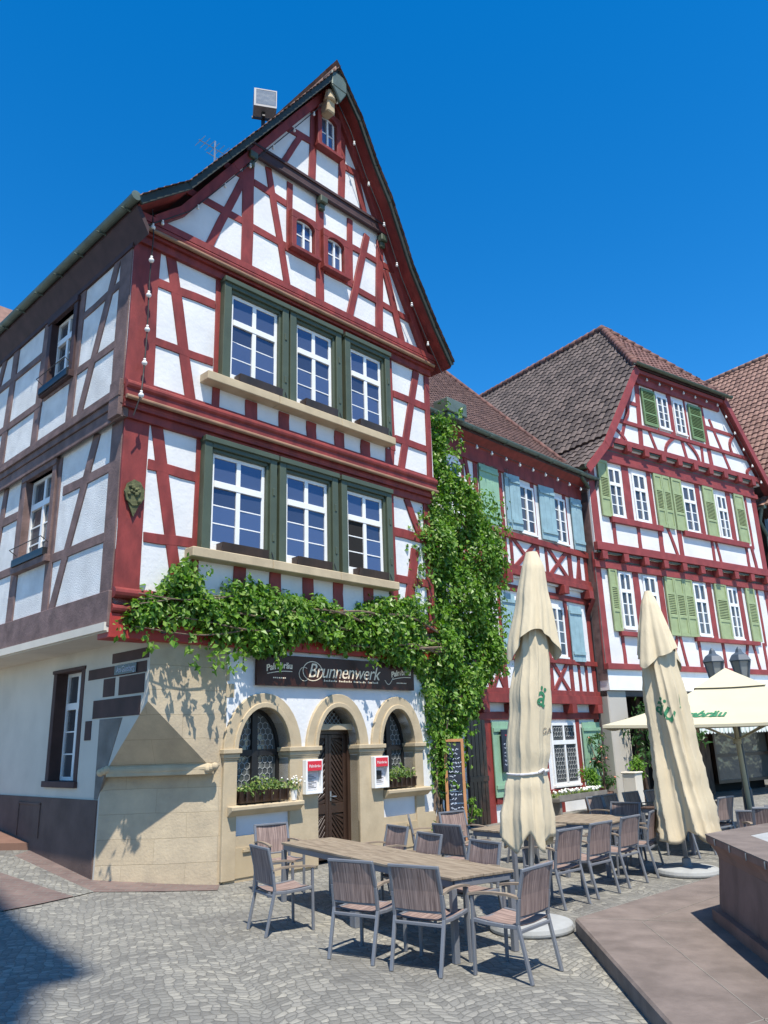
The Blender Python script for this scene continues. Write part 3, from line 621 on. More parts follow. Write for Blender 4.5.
# --- timber frame on the front
BAR1 = [(-2.085, 7.0, -2.085, 4.2, .42), (-1.74, 7.0, -1.22, 4.35, .21), (-1.86, 6.32, -.98, 6.3, .175), (-1.86, 5.13, -.98, 5.17, .165), (-.93, 7.02, -.93, 4.3, .13),  # bar positions traced from image pixels, converted onto the wall planes
        (.69, 4.92, .69, 4.3, .25), (1.44, 4.92, 1.44, 4.3, .25), (2.19, 4.92, 2.18, 4.3, .24), (2.99, 4.92, 2.98, 4.3, .26), (3.72, 5.1, 3.71, 4.3, .25), (-.06, 4.93, -.06, 4.3, .25),
        (3.72, 7.0, 3.74, 5.1, .14), (3.79, 6.19, 4.8, 6.18, .20), (4.42, 5.9, 4.1, 4.4, .24), (4.85, 7.0, 4.85, 4.2, .2), (3.79, 5.2, 4.8, 5.2, .17), (4.2, 7.0, 4.6, 6.25, .18),
        (.63, 7.0, .63, 5.1, .06), (2.14, 7.0, 2.14, 5.1, .07)]
BAR2 = [(-2.145, 10.2, -2.145, 7.5, .48), (-1.73, 10.2, -1.19, 7.5, .20), (-1.93, 9.53, -.8, 9.57, .16), (-1.93, 8.43, -.8, 8.44, .15), (-.72, 10.2, -.72, 7.5, .15),
        (.78, 7.95, .78, 7.5, .24), (1.45, 7.95, 1.45, 7.5, .24), (2.18, 7.95, 2.17, 7.5, .25), (2.91, 7.95, 2.89, 7.5, .26), (3.64, 7.95, 3.62, 7.5, .25), (.03, 7.95, .03, 7.5, .26),
        (3.70, 10.1, 3.72, 7.95, .16), (4.60, 10.1, 3.95, 7.5, .20), (3.82, 8.25, 4.95, 8.26, .16), (3.8, 9.3, 4.95, 9.3, .17), (4.95, 10.1, 4.9, 7.5, .16),
        (.79, 10.15, .79, 8.1, .06), (2.2, 10.1, 2.2, 8.1, .08)]
BARG = [(-.17, 13.2, -.18, 10.5, .26), (-.22, 12.75, -1.05, 10.55, .15), (-1.5, 11.60, -.3, 11.58, .16), (-.05, 11.56, .89, 11.54, .16), (-.75, 12.61, -.29, 12.6, .16), (-.05, 12.6, .76, 12.54, .16),
        (.29, 13.15, .83, 10.5, .16), (.85, 13.1, .85, 11.5, .15), (1.54, 15.75, 1.44, 13.4, .20), (2.38, 15.6, 2.29, 13.4, .20), (.45, 14.42, 1.42, 14.5, .17), (2.42, 14.43, 3.05, 14.47, .17),
        (1.12, 14.43, .62, 13.4, .13), (2.77, 14.43, 3.03, 13.4, .17), (.74, 11.51, 1.54, 11.51, .17), (1.78, 11.46, 2.57, 11.46, .17), (1.66, 13.1, 1.65, 10.5, .21), (2.54, 13.1, 2.51, 11.45, .15),
        (2.60, 12.41, 3.9, 12.42, .15), (2.60, 11.40, 4.5, 11.32, .15), (3.06, 12.95, 2.43, 10.5, .17), (3.48, 13.0, 3.36, 10.5, .21), (3.62, 12.3, 4.16, 10.45, .19), (1.5, 15.9, 2.3, 15.82, .12)]
tf = MB()
def bars(mb, data, y, axis=0, dev=.010):
    for i, (x0, z0, x1, z1, wd) in enumerate(data):
        t = .05 + .0011 * i
        j = lambda: random.uniform(-dev, dev)
        k = 3; P = [(x0 + (x1 - x0) * a_ / k + (j() if 0 < a_ < k else 0), z0 + (z1 - z0) * a_ / k + (j() if 0 < a_ < k else 0)) for a_ in range(k + 1)]
        dv = Vector((x1 - x0, z1 - z0)).normalized(); nv = Vector((-dv.y, dv.x)); ws = [wd / 2 * random.uniform(.95, 1.05) for _ in range(k + 1)]
        poly = [(p[0] + nv.x * w_, p[1] + nv.y * w_) for p, w_ in zip(P, ws)] + [(p[0] - nv.x * w_, p[1] - nv.y * w_) for p, w_ in reversed(list(zip(P, ws)))]
        if axis == 0: mb.xz(poly, y - t + .03, y + .03)
        else: mb.yz(poly, y - t + .03, y + .03)
bars(tf, BAR1, -F1); bars(tf, BAR2, -F2); bars(tf, BARG, -FG)
tf.box(XL1, XR, -F1 - .075, -F1 + .02, 6.985, 7.13)
tf.box(XL2, XR + .1, -F2 - .078, -F2 + .02, 10.11, 10.25)
# outer rafters of the gable
for (xa, za, xb, zb) in ((-2.1, 10.6, -1.6, 11.06), (-1.6, 11.06, -.55, 12.60), (-.55, 12.6, .95, 14.78), (.95, 14.78, 1.85, 16.05), (2.08, 15.95, 3.0, 14.35), (3.0, 14.35, 3.9, 12.35), (3.9, 12.35, 4.85, 10.5)):
    tf.beam((xa, -FG - .055, za), (xb, -FG - .055, zb), .17, .13, (0, 1, 0))
tf.build('timber_frame', 'red', h1, bevel=.006)
def moulding(mb, x0, x1, y, rows):
    for (z0, z1, pr) in rows: mb.box(x0, x1, y - pr, y + .02, z0, z1)
cb = MB(); moulding(cb, XL2 - .03, XR + .15, -F2, ((10.25, 10.60, .14), (10.47, 10.60, .20))); cb.tube([(XL2 - .02, -F2 - .14, 10.42), (XR + .1, -F2 - .14, 10.42)], .065, 12); cb.build('cornice', 'red', h1)
cb = MB(); moulding(cb, XL2 - .02, XR + .1, -F2 + .02, ((7.13, 7.60, .06), (7.30, 7.44, .10), (7.56, 7.62, .07))); cb.tube([(XL2 - .02, -F2 - .05, 7.50), (XR + .1, -F2 - .05, 7.50)], .075, 12); cb.tube([(XL2 - .02, -F1 - .10, 7.20), (XR + .1, -F1 - .10, 7.20)], .05, 12); cb.build('cornice', 'red', h1)
cb = MB(); moulding(cb, XL1 - .02, XR, -F1 + .1, ((3.93, 4.28, .10), )); cb.tube([(XL1 - .02, -F1 - .03, 4.22), (XR, -F1 - .03, 4.22)], .085, 12); cb.tube([(XL1 - .02, -F1, 3.99), (XR, -F1, 3.99)], .065, 12); cb.build('cornice', 'red', h1)
for y_, z_, r_ in ((-F2 - .10, 7.275, .036), (-F2 - .19, 10.335, .038)):
    cb = MB(); cb.tube([(XL2 - .02, y_, z_), (XR + .1, y_, z_)], r_, 10); cb.build('tan_moulding', 'tan', h1)
jb = MB(); jb.box(XL1 - .03, XR, -F1 - .02, 0.0, 3.56, 3.92)
jbo = jb.build('jetty_beam', 'red_bright', h1, bevel=.01)
rg = MB()
for xx in (-1.92, -1.45):
    rg.lathe([(.085, 0), (.085, .02), (.062, .02), (.062, 0)], (0, 0, 0), 16)
    rg.v[-64:] = [(xx + px, -F1 - .02 - pz, 3.76 + py) for px, py, pz in rg.v[-64:]]
rg.build('turned_ring', 'dark_wood', jbo)
cb = MB(); cb.box(-.28, 3.62, -FG - .10, -FG, 13.20, 13.38); cb.box(-.24, 3.58, -FG - .13, -FG, 13.38, 13.44); cb.tube([(-.3, -FG - .09, 13.17), (3.65, -FG - .09, 13.17)], .04, 8)
cb.build('collar_beam', 'eave', h1)
for x_, z_ in ((-.17, 13.06), (1.66, 13.03), (3.49, 13.00)):
    bb = MB(); bb.box(x_ - .10, x_ + .10, -FG - .18, -FG, z_ - .06, z_ + .11); bb.box(x_ - .07, x_ + .07, -FG - .12, -FG, z_ - .20, z_ - .06); bb.build('bracket_block', 'casing', h1, bevel=.02)
# --- side timbers
ts = MB()
SB1 = [(-.14, 7.0, -.14, 4.25, .36), (1.70, 6.29, 0, 6.27, .17), (1.88, 5.14, 0, 5.13, .16), (.55, 7.0, 1.75, 4.2, .22), (3.45, 7.0, 3.50, 4.2, .30), (1.97, 6.95, 1.99, 4.2, .26), (4.35, 7.0, 4.75, 4.2, .22), (5.9, 6.3, 3.6, 6.29, .17), (5.9, 5.24, 3.6, 5.23, .15), (5.95, 7.0, 5.9, 4.2, .26), (7.6, 7.0, 7.6, 4.2, .26), (7.4, 6.28, 6.0, 6.28, .17), (7.4, 5.2, 6, 5.2, .16)]
SB2 = [(-.20, 10.2, -.20, 7.4, .40), (1.35, 9.47, -.05, 9.50, .14), (1.35, 8.4, -.05, 8.38, .15), (0.04, 10.15, 1.12, 7.5, .21), (1.40, 10.1, 1.52, 7.5, .26), (2.86, 10.1, 3.0, 7.5, .28), (4.40, 10.1, 4.6, 7.5, .28), (6.2, 10.1, 6.2, 7.5, .28), (7.7, 10.1, 7.7, 7.5, .28), (7.6, 9.4, 2.9, 9.36, .14), (7.6, 8.34, 2.8, 8.3, .15), (2.75, 8.36, 1.5, 8.34, .12), (5, 10.1, 6, 7.5, .2)]
bars(ts, SB1, XL1 - .006, 1); bars(ts, SB2, XL2 - .006, 1)
ts.box(XL1 - .07, XL1 + .02, -F1, 7.88, 3.72, 4.25); ts.box(XL2 - .06, XL2, -F2 + .01, 7.88, 7.18, 7.5); ts.box(XL2 - .10, XL2 - .06, -F2 + .01, 7.88, 7.30, 7.40); ts.box(XL2 - .03, XL2 + .01, -F2 + .02, 7.88, 6.96, 7.18)
ts.box(XL2 - .09, XL1, -F2 + .02, -F2 + .35, 6.98, 7.60)
ts.build('side_timber_frame', 'timber_old', h1, bevel=.008)
sf = MB(); sf.box(XL1 - .05, -1.43, -.34, 7.88, 3.64, 3.72); sf.box(XL1 - .10, XL1 - .05, -.34, 7.88, 3.66, 3.78); sf.build('jetty_soffit', 'plaster_cream', h1)
ev = MB(); ev.prism([(XL2 - .01, -.9, 10.02), (XL2 - .01, 8.0, 10.02), (XL2 - .24, 8.0, 10.42), (XL2 - .24, -.9, 10.42)], (0, 0, .14)); ev.box(XL2 - .05, XL2 + .02, -F2, 7.95, 10.0, 10.4); ev.build('eave_board', 'eave', h1)
# --- upper windows
def upper_window(x0, x1, z0, z1, y, name='window'):
    c = MB(); casing(c, x0, x1, z0, z1 - .0, .15, y - .16, y + .01, bottom=False); c.box(x0 - .015, x1 + .015, y - .20, y + .01, z1 - .07, z1 + .025)
    for xx, sg in ((x0 + .15, 1), (x1 - .15, -1)): c.box(min(xx, xx + sg * .05), max(xx, xx + sg * .05), y - .11, y + .01, z0, z1 - .15)
    c.box(x0 + .15, x1 - .15, y - .11, y + .01, z1 - .21, z1 - .15)
    for zz in (z0 + .35, z1 - .75): c.box(x1 - .10, x1 - .05, y - .175, y - .16, zz, zz + .14)
    o = c.build(name, 'casing', h1, bevel=.008)
    s_ = MB(); a_, b_, c_, d_ = x0 + .20, x1 - .20, z0 + .13, z1 - .21
    s_.box(a_, b_, y - .055, y + .01, z0, c_)
    pn = sash(s_, a_, b_, c_, d_, y - .05, y + .005, transom=.66)
    s_.build('sash', 'white', o, bevel=.005)
    return o, pn
W1 = [(-.92, .60), (.66, 2.09), (2.18, 3.60)]
W2 = [(-.70, .77), (.81, 2.15), (2.25, 3.58)]
for i, (a, b) in enumerate(W1):
    o, pn = upper_window(a, b, 5.06, 7.0, -F1)
    sk = (2, 3, 4) if i == 2 else ()
    pane_mesh(pn, -F1 - .03, sk).build('pane', 'glass', o)
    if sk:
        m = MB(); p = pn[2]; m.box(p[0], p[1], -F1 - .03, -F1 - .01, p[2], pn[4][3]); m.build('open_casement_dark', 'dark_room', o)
for i, (a, b) in enumerate(W2):
    o, pn = upper_window(a, b, 8.13, 10.12, -F2); pane_mesh(pn, -F2 - .03).build('pane', 'glass', o)
for (x0, x1, z0, z1, y) in ((-1.13, 3.65, 4.90, 5.06, -F1), (-1.04, 3.59, 7.97, 8.13, -F2)):
    q = MB(); k = (x1 - x0) / 3
    for i in range(3): q.box(x0 + k * i + .003, x0 + k * (i + 1) - .003, y - .25, y + .02, z0, z1)
    q.build('sill_band', 'stone', h1, bevel=.012)
# small gable windows with arched red heads
for (x0, x1, z0, z1) in ((1.66, 2.07, 14.55, 15.28), (.95, 1.40, 11.62, 12.20), (1.80, 2.23, 11.56, 12.18)):
    c = MB(); pr = .14
    for xx in (x0 - .14, x1 + .02): c.box(xx, xx + .12, -FG - pr, -FG + .01, z0 - .06, z1 + .02)
    c.box(x0 - .16, x1 + .16, -FG - pr - .04, -FG + .01, z0 - .14, z0 - .06)
    hd_ = archpts(x0 - .02, x1 + .02, z1 - .05, z1 + .08, 8); c.xz([(x0 - .14, z1 + .02)] + [(x0 - .14, z1 + .2), (x1 + .14, z1 + .2), (x1 + .14, z1 + .02), (x1 + .02, z1 + .02)] + hd_[::-1] + [(x0 - .02, z1 + .02)], -FG - pr, -FG + .01)
    o = c.build('window', 'red', h1, bevel=.006)
    s_ = MB(); pn = sash(s_, x0, x1, z0 - .03, z1 + .08, -FG - .055, -FG + .01, rows=2, fw=.045, mw=.045); s_.build('sash', 'white', o)
    pane_mesh(pn, -FG - .03).build('pane', 'glass', o)
# side windows, in local y along the lane wall
def side_window(y0, y1, z0, z1, x, cas, proud=.12):
    c = MB(); wd = .13
    for a_, b_ in ((y0, y0 + wd), (y1 - wd, y1)): c.box(x - proud, x + .01, a_, b_, z0, z1)
    c.box(x - proud - .02, x + .01, y0 - .02, y1 + .02, z1, z1 + .06); c.box(x - proud - .05, x + .01, y0 - .02, y1 + .02, z0 - .1, z0)
    o = c.build('window', cas, h1, bevel=.006); s_ = MB(); a_, b_ = y0 + wd, y1 - wd
    pn = sash(s_, a_, b_, z0, z1, -.05, .01, transom=.68, rows=3, fw=.06)
    s_.v = [(x + vy, vx, vz) for vx, vy, vz in s_.v]; s_.f = [tuple(reversed(f_)) for f_ in s_.f]; s_.build('sash', 'white', o)
    g_ = pane_mesh(pn, -.02); g_.v = [(x + vy, vx, vz) for vx, vy, vz in g_.v]; g_.f = [tuple(reversed(f_)) for f_ in g_.f]; g_.build('pane', 'glass_far', o)
    return o
for (xl, f_, za, zb, ya, yb, wa, wb), cm_ in zip(SWIN, ('timber_old', 'eave')):
    c = MB(); casing(c, 0, 1, 0, 1, .1, 0, .1); c.v = []; c.f = []; c.mi = []
    for a_, b_ in ((ya - .12, ya + .03), (yb - .03, yb + .12)): c.box(xl - .07, xl + .2, a_, b_, wa - .05, wb + .03)
    c.box(xl - .09, xl + .2, ya - .14, yb + .14, wb - .0, wb + .12); c.box(xl - .12, xl + .2, ya - .14, yb + .14, wa - .12, wa)
    o = c.build('window', cm_, h1, bevel=.006); s_ = MB(); pn = sash(s_, ya + .03, yb - .03, wa, wb, -.03, .03, transom=.68, rows=3, fw=.06)
    s_.v = [(xl + .10 + vy, vx, vz) for vx, vy, vz in s_.v]; s_.f = [tuple(reversed(f2_)) for f2_ in s_.f]; s_.build('sash', 'white', o)
    g_ = pane_mesh(pn, 0); g_.v = [(xl + .10 + vy, vx, vz) for vx, vy, vz in g_.v]; g_.f = [tuple(reversed(f2_)) for f2_ in g_.f]; g_.build('pane', 'glass_far', o)
o = side_window(2.16, 3.40, 1.52, 3.36, -1.18, 'maroon_block', .262)
for o_ in [o] + list(o.children): o_.data.transform(Matrix(((.9755, 0, 0, -.186), (0, .9755, 0, -.268), (0, 0, .9755, .049), (0, 0, 0, 1))))
# --- roof
VY = -.95
PL = [(-2.60, 10.58), (-1.726, 11.36), (-.936, 12.47), (.184, 14.05), (1.026, 15.26), (1.83, 16.42)]
PR = [(1.83, 16.42), (2.50, 15.50), (2.95, 14.56), (3.40, 13.82), (4.03, 12.37), (4.77, 11.15), (5.30, 10.40)]
rf = MB(); th = .11
for P in (PL, PR):
    for (xa, za), (xb, zb) in zip(P, P[1:]): rf.xz([(xa, za), (xb, zb), (xb, zb - th), (xa, za - th)], VY, 8.0)
roof = rf.build('roof', 'eave', h1)
for P, sg in ((PL, 1), (PR[::-1], -1)):
    pr_ = [(p[0] * 1.0, p[1]) for p in P]
    f, lt = profile_pos(pr_, Vector((0, 1, 0)), Vector((0, VY - .10, .01)), Vector((1, 0, 0)))
    m = MB(); tile_slope(m, f, 9.0, lt, lambda s_, t_: s_ > 0, tw=.19, tl=.17, hump=.006, lip=.02); m.build('roof_tiles', 'tile_h1', roof)
m = MB()
for i in range(21): y = VY - .03 + i * .4; m.tube([(1.83, y, 16.36), (1.83, y + .42, 16.38)], [.12, .11], 10)
m.build('ridge_tiles', 'tile_h1', roof, smooth=True)
vb = MB()
for P in (PL, PR):
    for (xa, za), (xb, zb) in zip(P, P[1:]):
        dv = Vector((xb - xa, 0, zb - za)).normalized(); vb.beam(Vector((xa, VY - .015, za - .07)) - dv * .012, Vector((xb, VY - .015, zb - .07)) + dv * .012, .05, .13, Vector((-dv.z, 0, dv.x)))
vb.build('bargeboard', 'green_beam', h1)
so_ = MB()
for P in (PL, PR):
    for (xa, za), (xb, zb) in zip(P, P[1:]): so_.xz([(xa, za - th - .004), (xb, zb - th - .004), (xb, zb - th - .03), (xa, za - th - .03)], VY + .02, -.3)
so_.build('verge_soffit', 'red', h1)
gt = MB(); gutter(gt, (-2.68, 8.0, 10.55), (-2.68, VY - .03, 10.55), .085)
for i in range(10): gt.box(-2.78, -2.58, i * .85 - .7, i * .85 - .675, 10.44, 10.46)
gt.build('gutter', 'copper', h1)
cr = MB(); zc = 5.72
cr.prism([(-2.08 + .19 * a_ * math.cos(t_), -F1 - .05, zc + .25 * b_ * math.sin(t_)) for t_, a_, b_ in [(2 * PI * i / 18, 1 + .1 * (i % 2), 1 + .06 * (i % 2)) for i in range(18)]], (0, -.05, 0))
cr.prism([(-2.2, -F1 - .05, zc - .2), (-1.96, -F1 - .05, zc - .2), (-2.08, -F1 - .05, zc - .48)], (0, -.03, 0))
for i in range(14): cr.ball((-2.08 + random.uniform(-.12, .12), -F1 - .105, zc + random.uniform(-.17, .17)), random.uniform(.025, .05), 5)
cr.v = [(-2.08 + (a_ + 2.08) * .8, -F1 + (b_ + F1) * .8, 5.78 + (c_ - 5.72) * .8) for a_, b_, c_ in cr.v]; cr.build('carved_crest', 'crest', h1)
hp = MB(); hp.box(1.62, 2.06, VY - .06, VY + .03, 15.85, 16.25); hp.prism([(1.62, VY - .06, 15.85), (1.86, VY - .06, 15.5), (2.06, VY - .06, 15.85)], (0, .08, 0)); hp.build('ridge_board', 'copper', h1, bevel=.02)
hp = MB(); hp.tube([(1.72, -.8, 15.85), (1.72, -.8, 15.55)], [.10, .15], 10); hp.box(1.62, 1.84, -.86, -.6, 15.25, 15.58); hp.build('carved_head', 'stone', h1, bevel=.03)

# things on the house
def windowbox(x, y, z, wd, label):
    t = thing('window_box', label, 'window box', H1O + _t * x + _n * y + Vector((0, 0, z)), A1, 'empty window boxes on the upper sills')
    m = MB(); m.prism([(-wd / 2, -.09, .01), (wd / 2, -.09, .01), (wd / 2, -.12, .15), (-wd / 2, -.12, .15)], (0, .012, 0)); m.box(-wd / 2, wd / 2, .06, .072, .01, .15)
    m.box(-wd / 2, -wd / 2 + .012, -.10, .06, .01, .15); m.box(wd / 2 - .012, wd / 2, -.10, .06, .01, .15); m.box(-wd / 2 + .012, wd / 2 - .012, -.08, .06, 0, .02); m.box(-wd / 2 + .012, wd / 2 - .012, -.10, .06, .08, .10)
    m.build('tray', 'dark_wood', t)
    k = MB(); k.tube([(wd / 2 + .02, .10, .20), (wd / 2 + .12, -.02, .17), (wd / 2 + .12, -.08, .02)], .008, 6); k.build('wire_holder', 'black', t)
    return t
for st, ws, y, z in (('middle', W1, F1 + .13, 5.065), ('upper', W2, F2 + .13, 8.135)):
    for (a, b), nm in zip(ws, ('left', 'centre', 'right')):
        windowbox((a + b) / 2 + .06, y, z, .95 if nm == 'left' else .82, f'empty dark brown window box under the {nm} green-framed window of the {st} storey')
b = thing('roof_box', 'glass-sided metal box on a post above the inn ridge', 'siren box', H1O + _t * 1.86 + _n * -2.0 + Vector((0, 0, 16.35)), A1)
m = MB(); m.tube([(0, 0, 0), (0, 0, 1.38)], .06, 8); m.build('post', 'black', b)
m = MB(); m.box(-.34, .34, -.04, .04, 1.10, 1.16); m.box(-.04, .04, -.3, .3, 1.05, 1.10); m.build('crossbar', 'black', b)
m = MB(); m.box(-.30, .38, -.34, .34, 1.38, 1.45); m.box(-.30, .38, -.34, .34, 2.02, 2.06); m.box(-.30, -.27, -.34, .34, 1.45, 2.02)
for xx, yy in ((-.27, -.34), (.35, -.34), (.35, .31)): m.box(xx, xx + .03, yy, yy + .03, 1.45, 2.02)
m.build('cabinet', 'frame', b)
m = MB(); m.box(-.26, .34, -.335, .24, 1.46, 2.01); m.build('glass_side', 'lampglass', b)
for o_ in b.children: o_.scale = (.84, .60, .80)
b.location += _t * .14 + Vector((0, 0, -.05))
b.rotation_euler = (0, 0, A1 - R(32))
b = thing('roof_antenna', 'small spiky aerial on the inn roof ridge left of the metal box', 'aerial', H1O + _t * 1.83 + _n * -3.9 + Vector((0, 0, 16.4)), A1)
m = MB(); m.tube([(0, 0, 0), (0, 0, 1.25)], .025, 6); m.build('mast', 'zinc', b)
m = MB(); m.tube([(-.5, 0, 1.0), (.5, .1, 1.12)], .012, 5)
for i in range(7): m.tube([(-.45 + i * .15, -.22, 1.0 + i * .017), (-.45 + i * .15, .25, 1.0 + i * .017)], .008, 4)
m.tube([(-.25, 0, .75), (.25, 0, .75)], .012, 5); m.build('aerial_rods', 'zinc', b)
G = 'festoon bulbs along the inn gable'
lights('string_lights', 'white bulb cable hanging down the inn corner post', [(-2.2, -.62, 10.75), (-2.19, -.70, 10.2), (-2.15, -.58, 9.4), (-2.12, -.56, 8.5), (-2.16, -.60, 7.7), (-2.22, -.68, 7.3), (-2.28, -.60, 6.95)], .62, G, H1O, A1, .045)
lights('string_lights', 'bulb cable under the left slope of the inn gable', [(xa + .22, VY + .28, za - .30) for xa, za in PL], .95, G, H1O, A1, .030)
lights('string_lights', 'bulb cable under the right slope of the inn gable', [(xa - .20, VY + .12, za - .32) for xa, za in PR], .95, G, H1O, A1, .030)
# side window guard rail wires
for (y0, y1, z, x, nm) in ((2.0, 3.35, 5.25, XL1, 'first'), (1.5, 2.7, 8.40, XL2, 'second')):
    t = thing('window_box', f'dark window tray with thin wire rail on the {nm} floor lane side', 'window box', H1O, A1, 'trays on the lane side')
    m = MB(); m.box(x - .15, x - .02, y0, y1, z - .03, z + .10); m.build('tray', 'black', t)
    m = MB(); m.tube([(x - .02, y0, z + .16), (x - .2, y0, z + .28), (x - .2, y1, z + .28), (x - .02, y1, z + .16)], .009, 5); m.build('wire_rail', 'cable', t)
def scale_about_cam(t_):  # scales the children about the camera, same as the ground storey
    for o_ in t_.children_recursive: o_.data.transform(Matrix(((.9755, 0, 0, -.186), (0, .9755, 0, -.268), (0, 0, .9755, .049), (0, 0, 0, 1))))
# street name plate on the side wall
t = thing('street_sign', 'dark blue street name plate on the maroon corner stones', 'street sign', H1O, A1)
m = MB(); m.box(-1.462, -1.447, .36, 1.06, 3.165, 3.315); m.build('plate', 'navy', t)
m = MB(); add_text(m, 'Am Gansberg', .135, lambda x_, y_, z_: (-1.4635 - z_, .70 - x_ * .78, 3.24 + y_), depth=.001); m.build('lettering', 'chalk', t); scale_about_cam(t)
# pub sign
t = thing('shop_sign', 'long dark brown inn sign with pale script lettering above the door', 'sign', H1O, A1)
m = MB(); m.box(.54, 4.52, -.09, -.03, 2.99, 3.52); m.build('board', 'sign', t)
m = MB(); add_text(m, 'Brunnenwerk', .36, lambda x_, y_, z_: (2.58 + x_ * .98, -.092 - z_, 3.27 + y_), shear=.32, depth=.002, spacing=.94)
def swash(mb, pts, r):
    for (a_, b_), (c_, d_) in zip(pts, pts[1:]): mb.beam((a_, -.093, b_), (c_, -.093, d_), r, .004, (0, 1, 0))
sp = [(1.78 + .22 * math.cos(t_) * (1 + .1 * t_ / 6), 3.27 + .17 * math.sin(t_)) for t_ in np.linspace(.3, 6.6, 40)]; swash(m, sp, .014)
sp = [(1.58 + .12 * math.cos(t_), 3.21 + .12 * math.sin(t_)) for t_ in np.linspace(1.0, 5.6, 30)]; swash(m, sp, .010)
sp = [(3.66 + .05 * k_, 3.17 - .08 * math.sin(k_ * .8)) for k_ in np.linspace(0, 5, 24)]; swash(m, sp, .010)
m.build('lettering', 'gold', t)
m = MB()
for i in range(34): 
    if i % 9 != 8: m.box(2.05 + i * .042, 2.05 + i * .042 + .026, -.093, -.09, 3.095, 3.095 + .022 + .012 * (i % 3 == 0))
m.build('small_print', 'gold', t)
for xc in (1.02, 4.14):
    m = MB(); add_text(m, 'Palmbräu', .155, lambda x_, y_, z_: (xc + x_, -.092 - z_, 3.30 + y_ + .03 * (1 - (x_ / .32) ** 2) + x_ * .10), depth=.001, offset=.004)
    swash(m, [(xc - .27 + .55 * k_, 3.19 + .05 * k_ + .02 * math.sin(k_ * 3)) for k_ in np.linspace(0, 1, 12)], .012)
    for i in range(7): m.box(xc - .14 + i * .042, xc - .14 + i * .042 + .028, -.093, -.09, 3.115, 3.135)
    m.build('brewery_emblem', 'gold', t)
scale_about_cam(t)
# menu cases
for x0, nm in ((1.56, 'left'), (3.24, 'right')):
    t = thing('menu_case', f'white menu case with red header on the stone pier {nm} of the inn door', 'menu case', H1O, A1, 'menu cases beside the inn door'); x1 = x0 + .38
    m = MB(); casing(m, x0, x1, 1.17, 1.74, .035, -.17, -.062); m.box(x0 + .035, x1 - .035, -.09, -.062, 1.205, 1.705); m.build('cabinet', 'white', t, bevel=.006)
    m = MB(); m.box(x0 + .03, x1 - .03, -.175, -.13, 1.555, 1.715); m.build('header', 'redplate', t)
    m = MB(); add_text(m, 'Palmbräu', .07, lambda x_, y_, z_: ((x0 + x1) / 2 + x_, -.177 - z_, 1.63 + y_), depth=.001); m.build('lettering', 'white', t)
    m = MB(); m.box(x0 + .07, x1 - .07, -.10, -.092, 1.24, 1.53); m.build('menu_sheet', 'paper', t)
    m = MB()
    for i in range(9): m.box(x0 + .10, x1 - .10 - .05 * (i % 3), -.103, -.10, 1.27 + i * .026, 1.278 + i * .026)
    if nm == 'right': m.box(x0 + .10, x1 - .14, -.104, -.10, 1.33, 1.48)
    m.build('print', 'cable', t); scale_about_cam(t)
# planted boxes on the arched sills
def planter(x0, x1, z, label, seed):
    t = thing('flower_box', label, 'flower box', H1O, A1, 'planted boxes on the arched sills')
    m = MB(); m.prism([(x0, -.10, z + .02), (x1, -.10, z + .02), (x1 + .03, -.14, z + .20), (x0 - .03, -.14, z + .20)], (0, .02, 0)); m.box(x0, x1, .10, .12, z + .02, z + .20); m.box(x0, x0 + .02, -.1, .1, z + .02, z + .2); m.box(x1 - .02, x1, -.1, .1, z + .02, z + .2); m.box(x0 + .02, x1 - .02, -.08, .1, z + .02, z + .17)
    for i in range(6): xx = x0 + .08 + (x1 - x0 - .12) * i / 5; m.box(xx, xx + .03, -.15, -.135, z + .03, z + .2)
    m.build('trough', 'dark_wood', t)
    l = MB(); P = []; N = []
    for i in range(420):
        u_ = random.random(); xx = x0 + (x1 - x0) * u_; hh = .26 * (1 - abs(u_ - .55) * 1.1) * random.random(); P.append((xx, random.uniform(-.15, .1), z + .17 + hh)); N.append((random.uniform(-.5, .5), -.6, .8))
    leaves(l, P, N, .06, .7); l.build('plants', 'leaf_box', t); scale_about_cam(t)
    return t
planter(.24, 1.20, 1.10, 'brown trough of green and dry plants in the left arched window', 1)
planter(3.62, 4.42, 1.13, 'brown trough of bushy green plants in the right arched window', 2)
t = thing('flower_pot', 'white pot of small white flowers on the left arched sill', 'flower pot', H1O + _t * 1.15 + _n * .32 + Vector((0, 0, 1.12)), A1)
m = MB(); m.lathe([(.05, 0), (.065, .13), (.07, .15), (.055, .15)], n=14); m.build('pot', 'white', t)
m = MB(); P = [(random.gauss(0, .07), random.gauss(0, .06), .17 + random.random() * .18) for _ in range(90)]; leaves(m, P, [(0, -.4, .9)] * 90, .05); m.build('plant', 'leaf_box', t)
m = MB()
for _ in range(26): m.ball((random.gauss(0, .08), random.gauss(-.02, .06), .26 + random.random() * .12), .016, 4)
m.build('blossoms', 'flower_w', t)
# stone ramp at the lane wall
m = MB(); m.prism([(-1.47, 3.35, .30), (-2.55, 3.9, .30), (-2.7, 7.5, .30), (-1.47, 7.5, .30)], (0, 0, .01))
m.v = [(x, y, z + (.50 + .115 * (y - 3.3) if i >= 4 else 0) - .30 + .0) for i, (x, y, z) in enumerate(m.v)]
tag(m.build('lane_ramp', 'slab_red', None, loc=H1O, rotz=A1), kind='structure')

